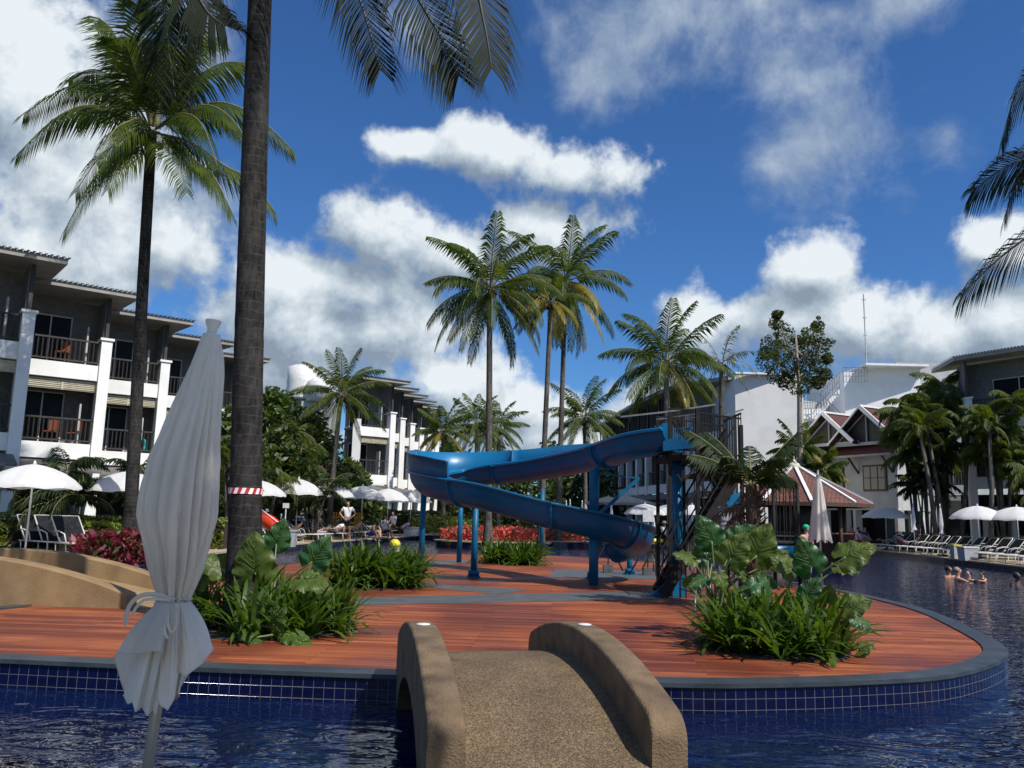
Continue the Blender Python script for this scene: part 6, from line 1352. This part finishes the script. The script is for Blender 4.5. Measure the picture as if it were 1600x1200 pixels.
# elephant ears: heart blade on a stalk; edge, tip and sinus lobes, corrugated along the veins
def taro_blade(c,tipdir,nrm,size,wr=.82,fold=.25,seed=0,m=None):
    m=m or MB(); rng=random.Random(seed); T_=tipdir.normalized(); N=(nrm-T_*nrm.dot(T_)).normalized(); S=T_.cross(N); NT,NSd=26,9; o=len(m.v)
    for i in range(NT+1):
        t=i/NT   # 0 = back lobes, 1 = tip; stalk joins at t=.26
        y=(t-.26)*size
        if t<.26: hw=size*wr*.5*(.55+.45*(t/.26)**.5); inn=size*.09*(1-t/.26)**.6
        else: u=(t-.26)/.74; hw=size*wr*.5*(1-u**1.9)**.9*(1-.10*u); inn=0
        for s_ in (-1,1):
            for j in range(NSd+1):
                q=j/NSd; x=(inn+(hw-inn)*q); vein=1-2*abs(math.sin((t*8.5-q*2.6)*PI))**.7
                z=fold*x*.55*(1-q*.7)+vein*size*.017*(.25+q)+size*.055*math.sin(t*21+seed+s_)*q**2.5-size*.16*((y/size)**2)-size*.22*q*q*wr*.35+noise.noise(Vector((x*9/size,y*9/size*s_,seed)))*size*.02
                m.v.append(c+T_*(y+(-.02*size if 0 else 0))+S*s_*(x)+N*z)
    w_=NSd+1
    for i in range(NT):
        for k in range(2):
            for j in range(NSd):
                a=o+(i*2+k)*w_+j; b=a+2*w_
                m.face((a,a+1,b+1,b) if k else (a,b,b+1,a+1),0,True)
    # midrib and main veins as slim raised cords
    ribs=MB()
    def surf(t,q,s_):
        i=max(0,min(NT,int(round(t*NT)))); j=max(0,min(NSd,int(round(q*NSd)))); return m.v[o+(i*2+(0 if s_<0 else 1))*w_+j]+N*.003
    for s_ in (-1,1):
        for kx in range(7):
            t0=.28+kx*.085; pv=[surf(min(.97,t0+.26*qq),qq,s_) for qq in (0,.25,.5,.75,.95)]; ribs.tube(pv,[.0035,.003,.0025,.002,.001],4)
    pts=[c+T_*((t-.26)*size)+N*(-size*.16*((t-.26))**2-.004) for t in (.26,.45,.65,.85,.98)]; ribs.tube(pts,[.007,.006,.005,.003,.001],5)
    return m,ribs
def alocasia(base,leaves,lab,seed=0):
    rg=random.Random(seed*7+1); leaves=list(leaves)
    if seed in (1,3,4):
        for k in range(7):
            a=leaves[rg.randrange(len(leaves))]; leaves.append((a[0]+rg.uniform(-45,45),a[1]+rg.uniform(0,45),a[2]+rg.uniform(-.25,.3),rg.uniform(.26,.42),rg.uniform(-40,200),(rg.uniform(-.5,.5),rg.uniform(-.9,-.3),rg.uniform(.4,.9)),rg.choice(['taro_leaf','taro_leaf','taro_blue'])))
    T=thing('elephant_ear_plant',lab,'plant',(base.x,base.y,0))
    for i,(px,py,D,size,tang,face,mt) in enumerate(leaves):
        c=V(px,py,D); ta=R(tang); tip=(RT*math.cos(ta)+Vector((0,0,1))*math.sin(ta)+Vector((0,-.25,0))).normalized(); nr=Vector(face)
        bl,rb=taro_blade(c,tip,nr,size*.80,seed=i+seed*10); b=bl.build('leaf',mt,T); rb.build('midrib','taro_stem',b)
        m=MB(); b0=base+Vector((.05*math.cos(i*2.1),.05*math.sin(i*2.1),0)); md=b0.lerp(c,.55)+Vector(((c.x-b0.x)*-.18,0,.12*(c-b0).length)); m.tube(crom([b0,b0.lerp(md,.5)+Vector((0,0,.03)),md,c],5,False),[.018-.0006*k for k in range(16)],7); m.build('stalk','taro_stem',T)
bl=G(408,985); bl=Vector((bl.x+.1,bl.y,0))
alocasia(bl,[(398,895,9.9,.80,92,(.1,-1,.25),'taro_leaf'),(488,878,10.0,.60,55,(.45,-.8,.6),'taro_blue'),(345,887,10.1,.55,150,(-.3,-.7,.7),'taro_leaf'),(475,905,9.8,.62,-10,(.0,-.5,.9),'taro_leaf'),(330,880,10.3,.42,170,(0,-.6,.8),'taro_leaf'),(432,850,10.4,.55,70,(.5,-.8,.2),'taro_blue')],'elephant ear plant with tall ribbed leaves at the foot of the big taped palm',1)
b2=G(430,1000); b2=Vector((b2.x,b2.y,0)); alocasia(b2,[(400,996,9.2,.36,165,(0,-.5,.9),'lily_leaf'),(452,993,9.2,.40,0,(0,-.5,.9),'lily_leaf'),(428,975,9.3,.38,60,(.2,-.7,.7),'lily_leaf'),(385,975,9.4,.34,130,(-.3,-.7,.7),'lily_leaf'),(470,1005,9.1,.36,-30,(.2,-.5,.9),'lily_leaf')],'low young elephant ear with bright flat leaves in front of the big palm bed',2)
b3=Vector((cR.x-.55,cR.y+.55,0)); alocasia(b3,[(1112,845,10.4,.60,120,(-.4,-.7,.6),'taro_blue'),(1142,872,10.1,.62,60,(.2,-.8,.7),'taro_leaf'),(1183,868,10.2,.72,70,(.0,-1,.4),'taro_leaf'),(1080,872,10.3,.42,160,(0,-.6,.8),'taro_leaf'),(1187,912,9.9,.50,-60,(.1,-.6,.8),'taro_blue'),(1105,858,10.6,.55,75,(.3,-.7,.4),'taro_blue'),(1150,845,10.6,.55,40,(.4,-.7,.6),'taro_blue'),(1208,878,10.5,.4,40,(.3,-.8,.6),'taro_leaf'),(1125,900,10.0,.34,-70,(0,-.6,.9),'taro_leaf'),(1098,905,10.1,.36,200,(-.3,-.6,.8),'taro_blue')],'large elephant ear plant on the left side of the right deck clump',3)
b4=Vector((cR.x+.35,cR.y+.5,0)); alocasia(b4,[(1268,885,9.9,.62,115,(-.35,-.8,.5),'taro_blue'),(1322,870,9.8,.62,28,(-.1,-.9,.7),'taro_leaf'),(1235,888,10.1,.50,150,(.0,-.9,.5),'taro_leaf'),(1322,948,9.4,.50,20,(.1,-.9,.6),'taro_leaf'),(1338,968,9.3,.34,-25,(.2,-.7,.7),'taro_blue'),(1262,930,9.8,.42,60,(0,-.8,.6),'taro_blue')],'elephant ear plant with ribbed leaves reaching over the water side of the right deck clump',4)
pg=Vector((3.05,10.5,0)); pt=thing('plant_pot','round grey stone pot hidden among the leaves of the right clump','plant pot',(3.05,10.5,0)); m=MB(); m.lathe((3.05,10.5,0),[(.13,0),(.15,.10),(.16,.30),(.19,.42),(.19,.47),(.165,.47),(.155,.42),(.001,.40)],20); m.build('pot','pot_grey',pt)
m=lily_mesh(77,16,.4,.05); 
for i in range(len(m.v)): m.v[i]=m.v[i]+Vector((3.05,10.5,.42))
m.build('plant','lily_leaf',pt)
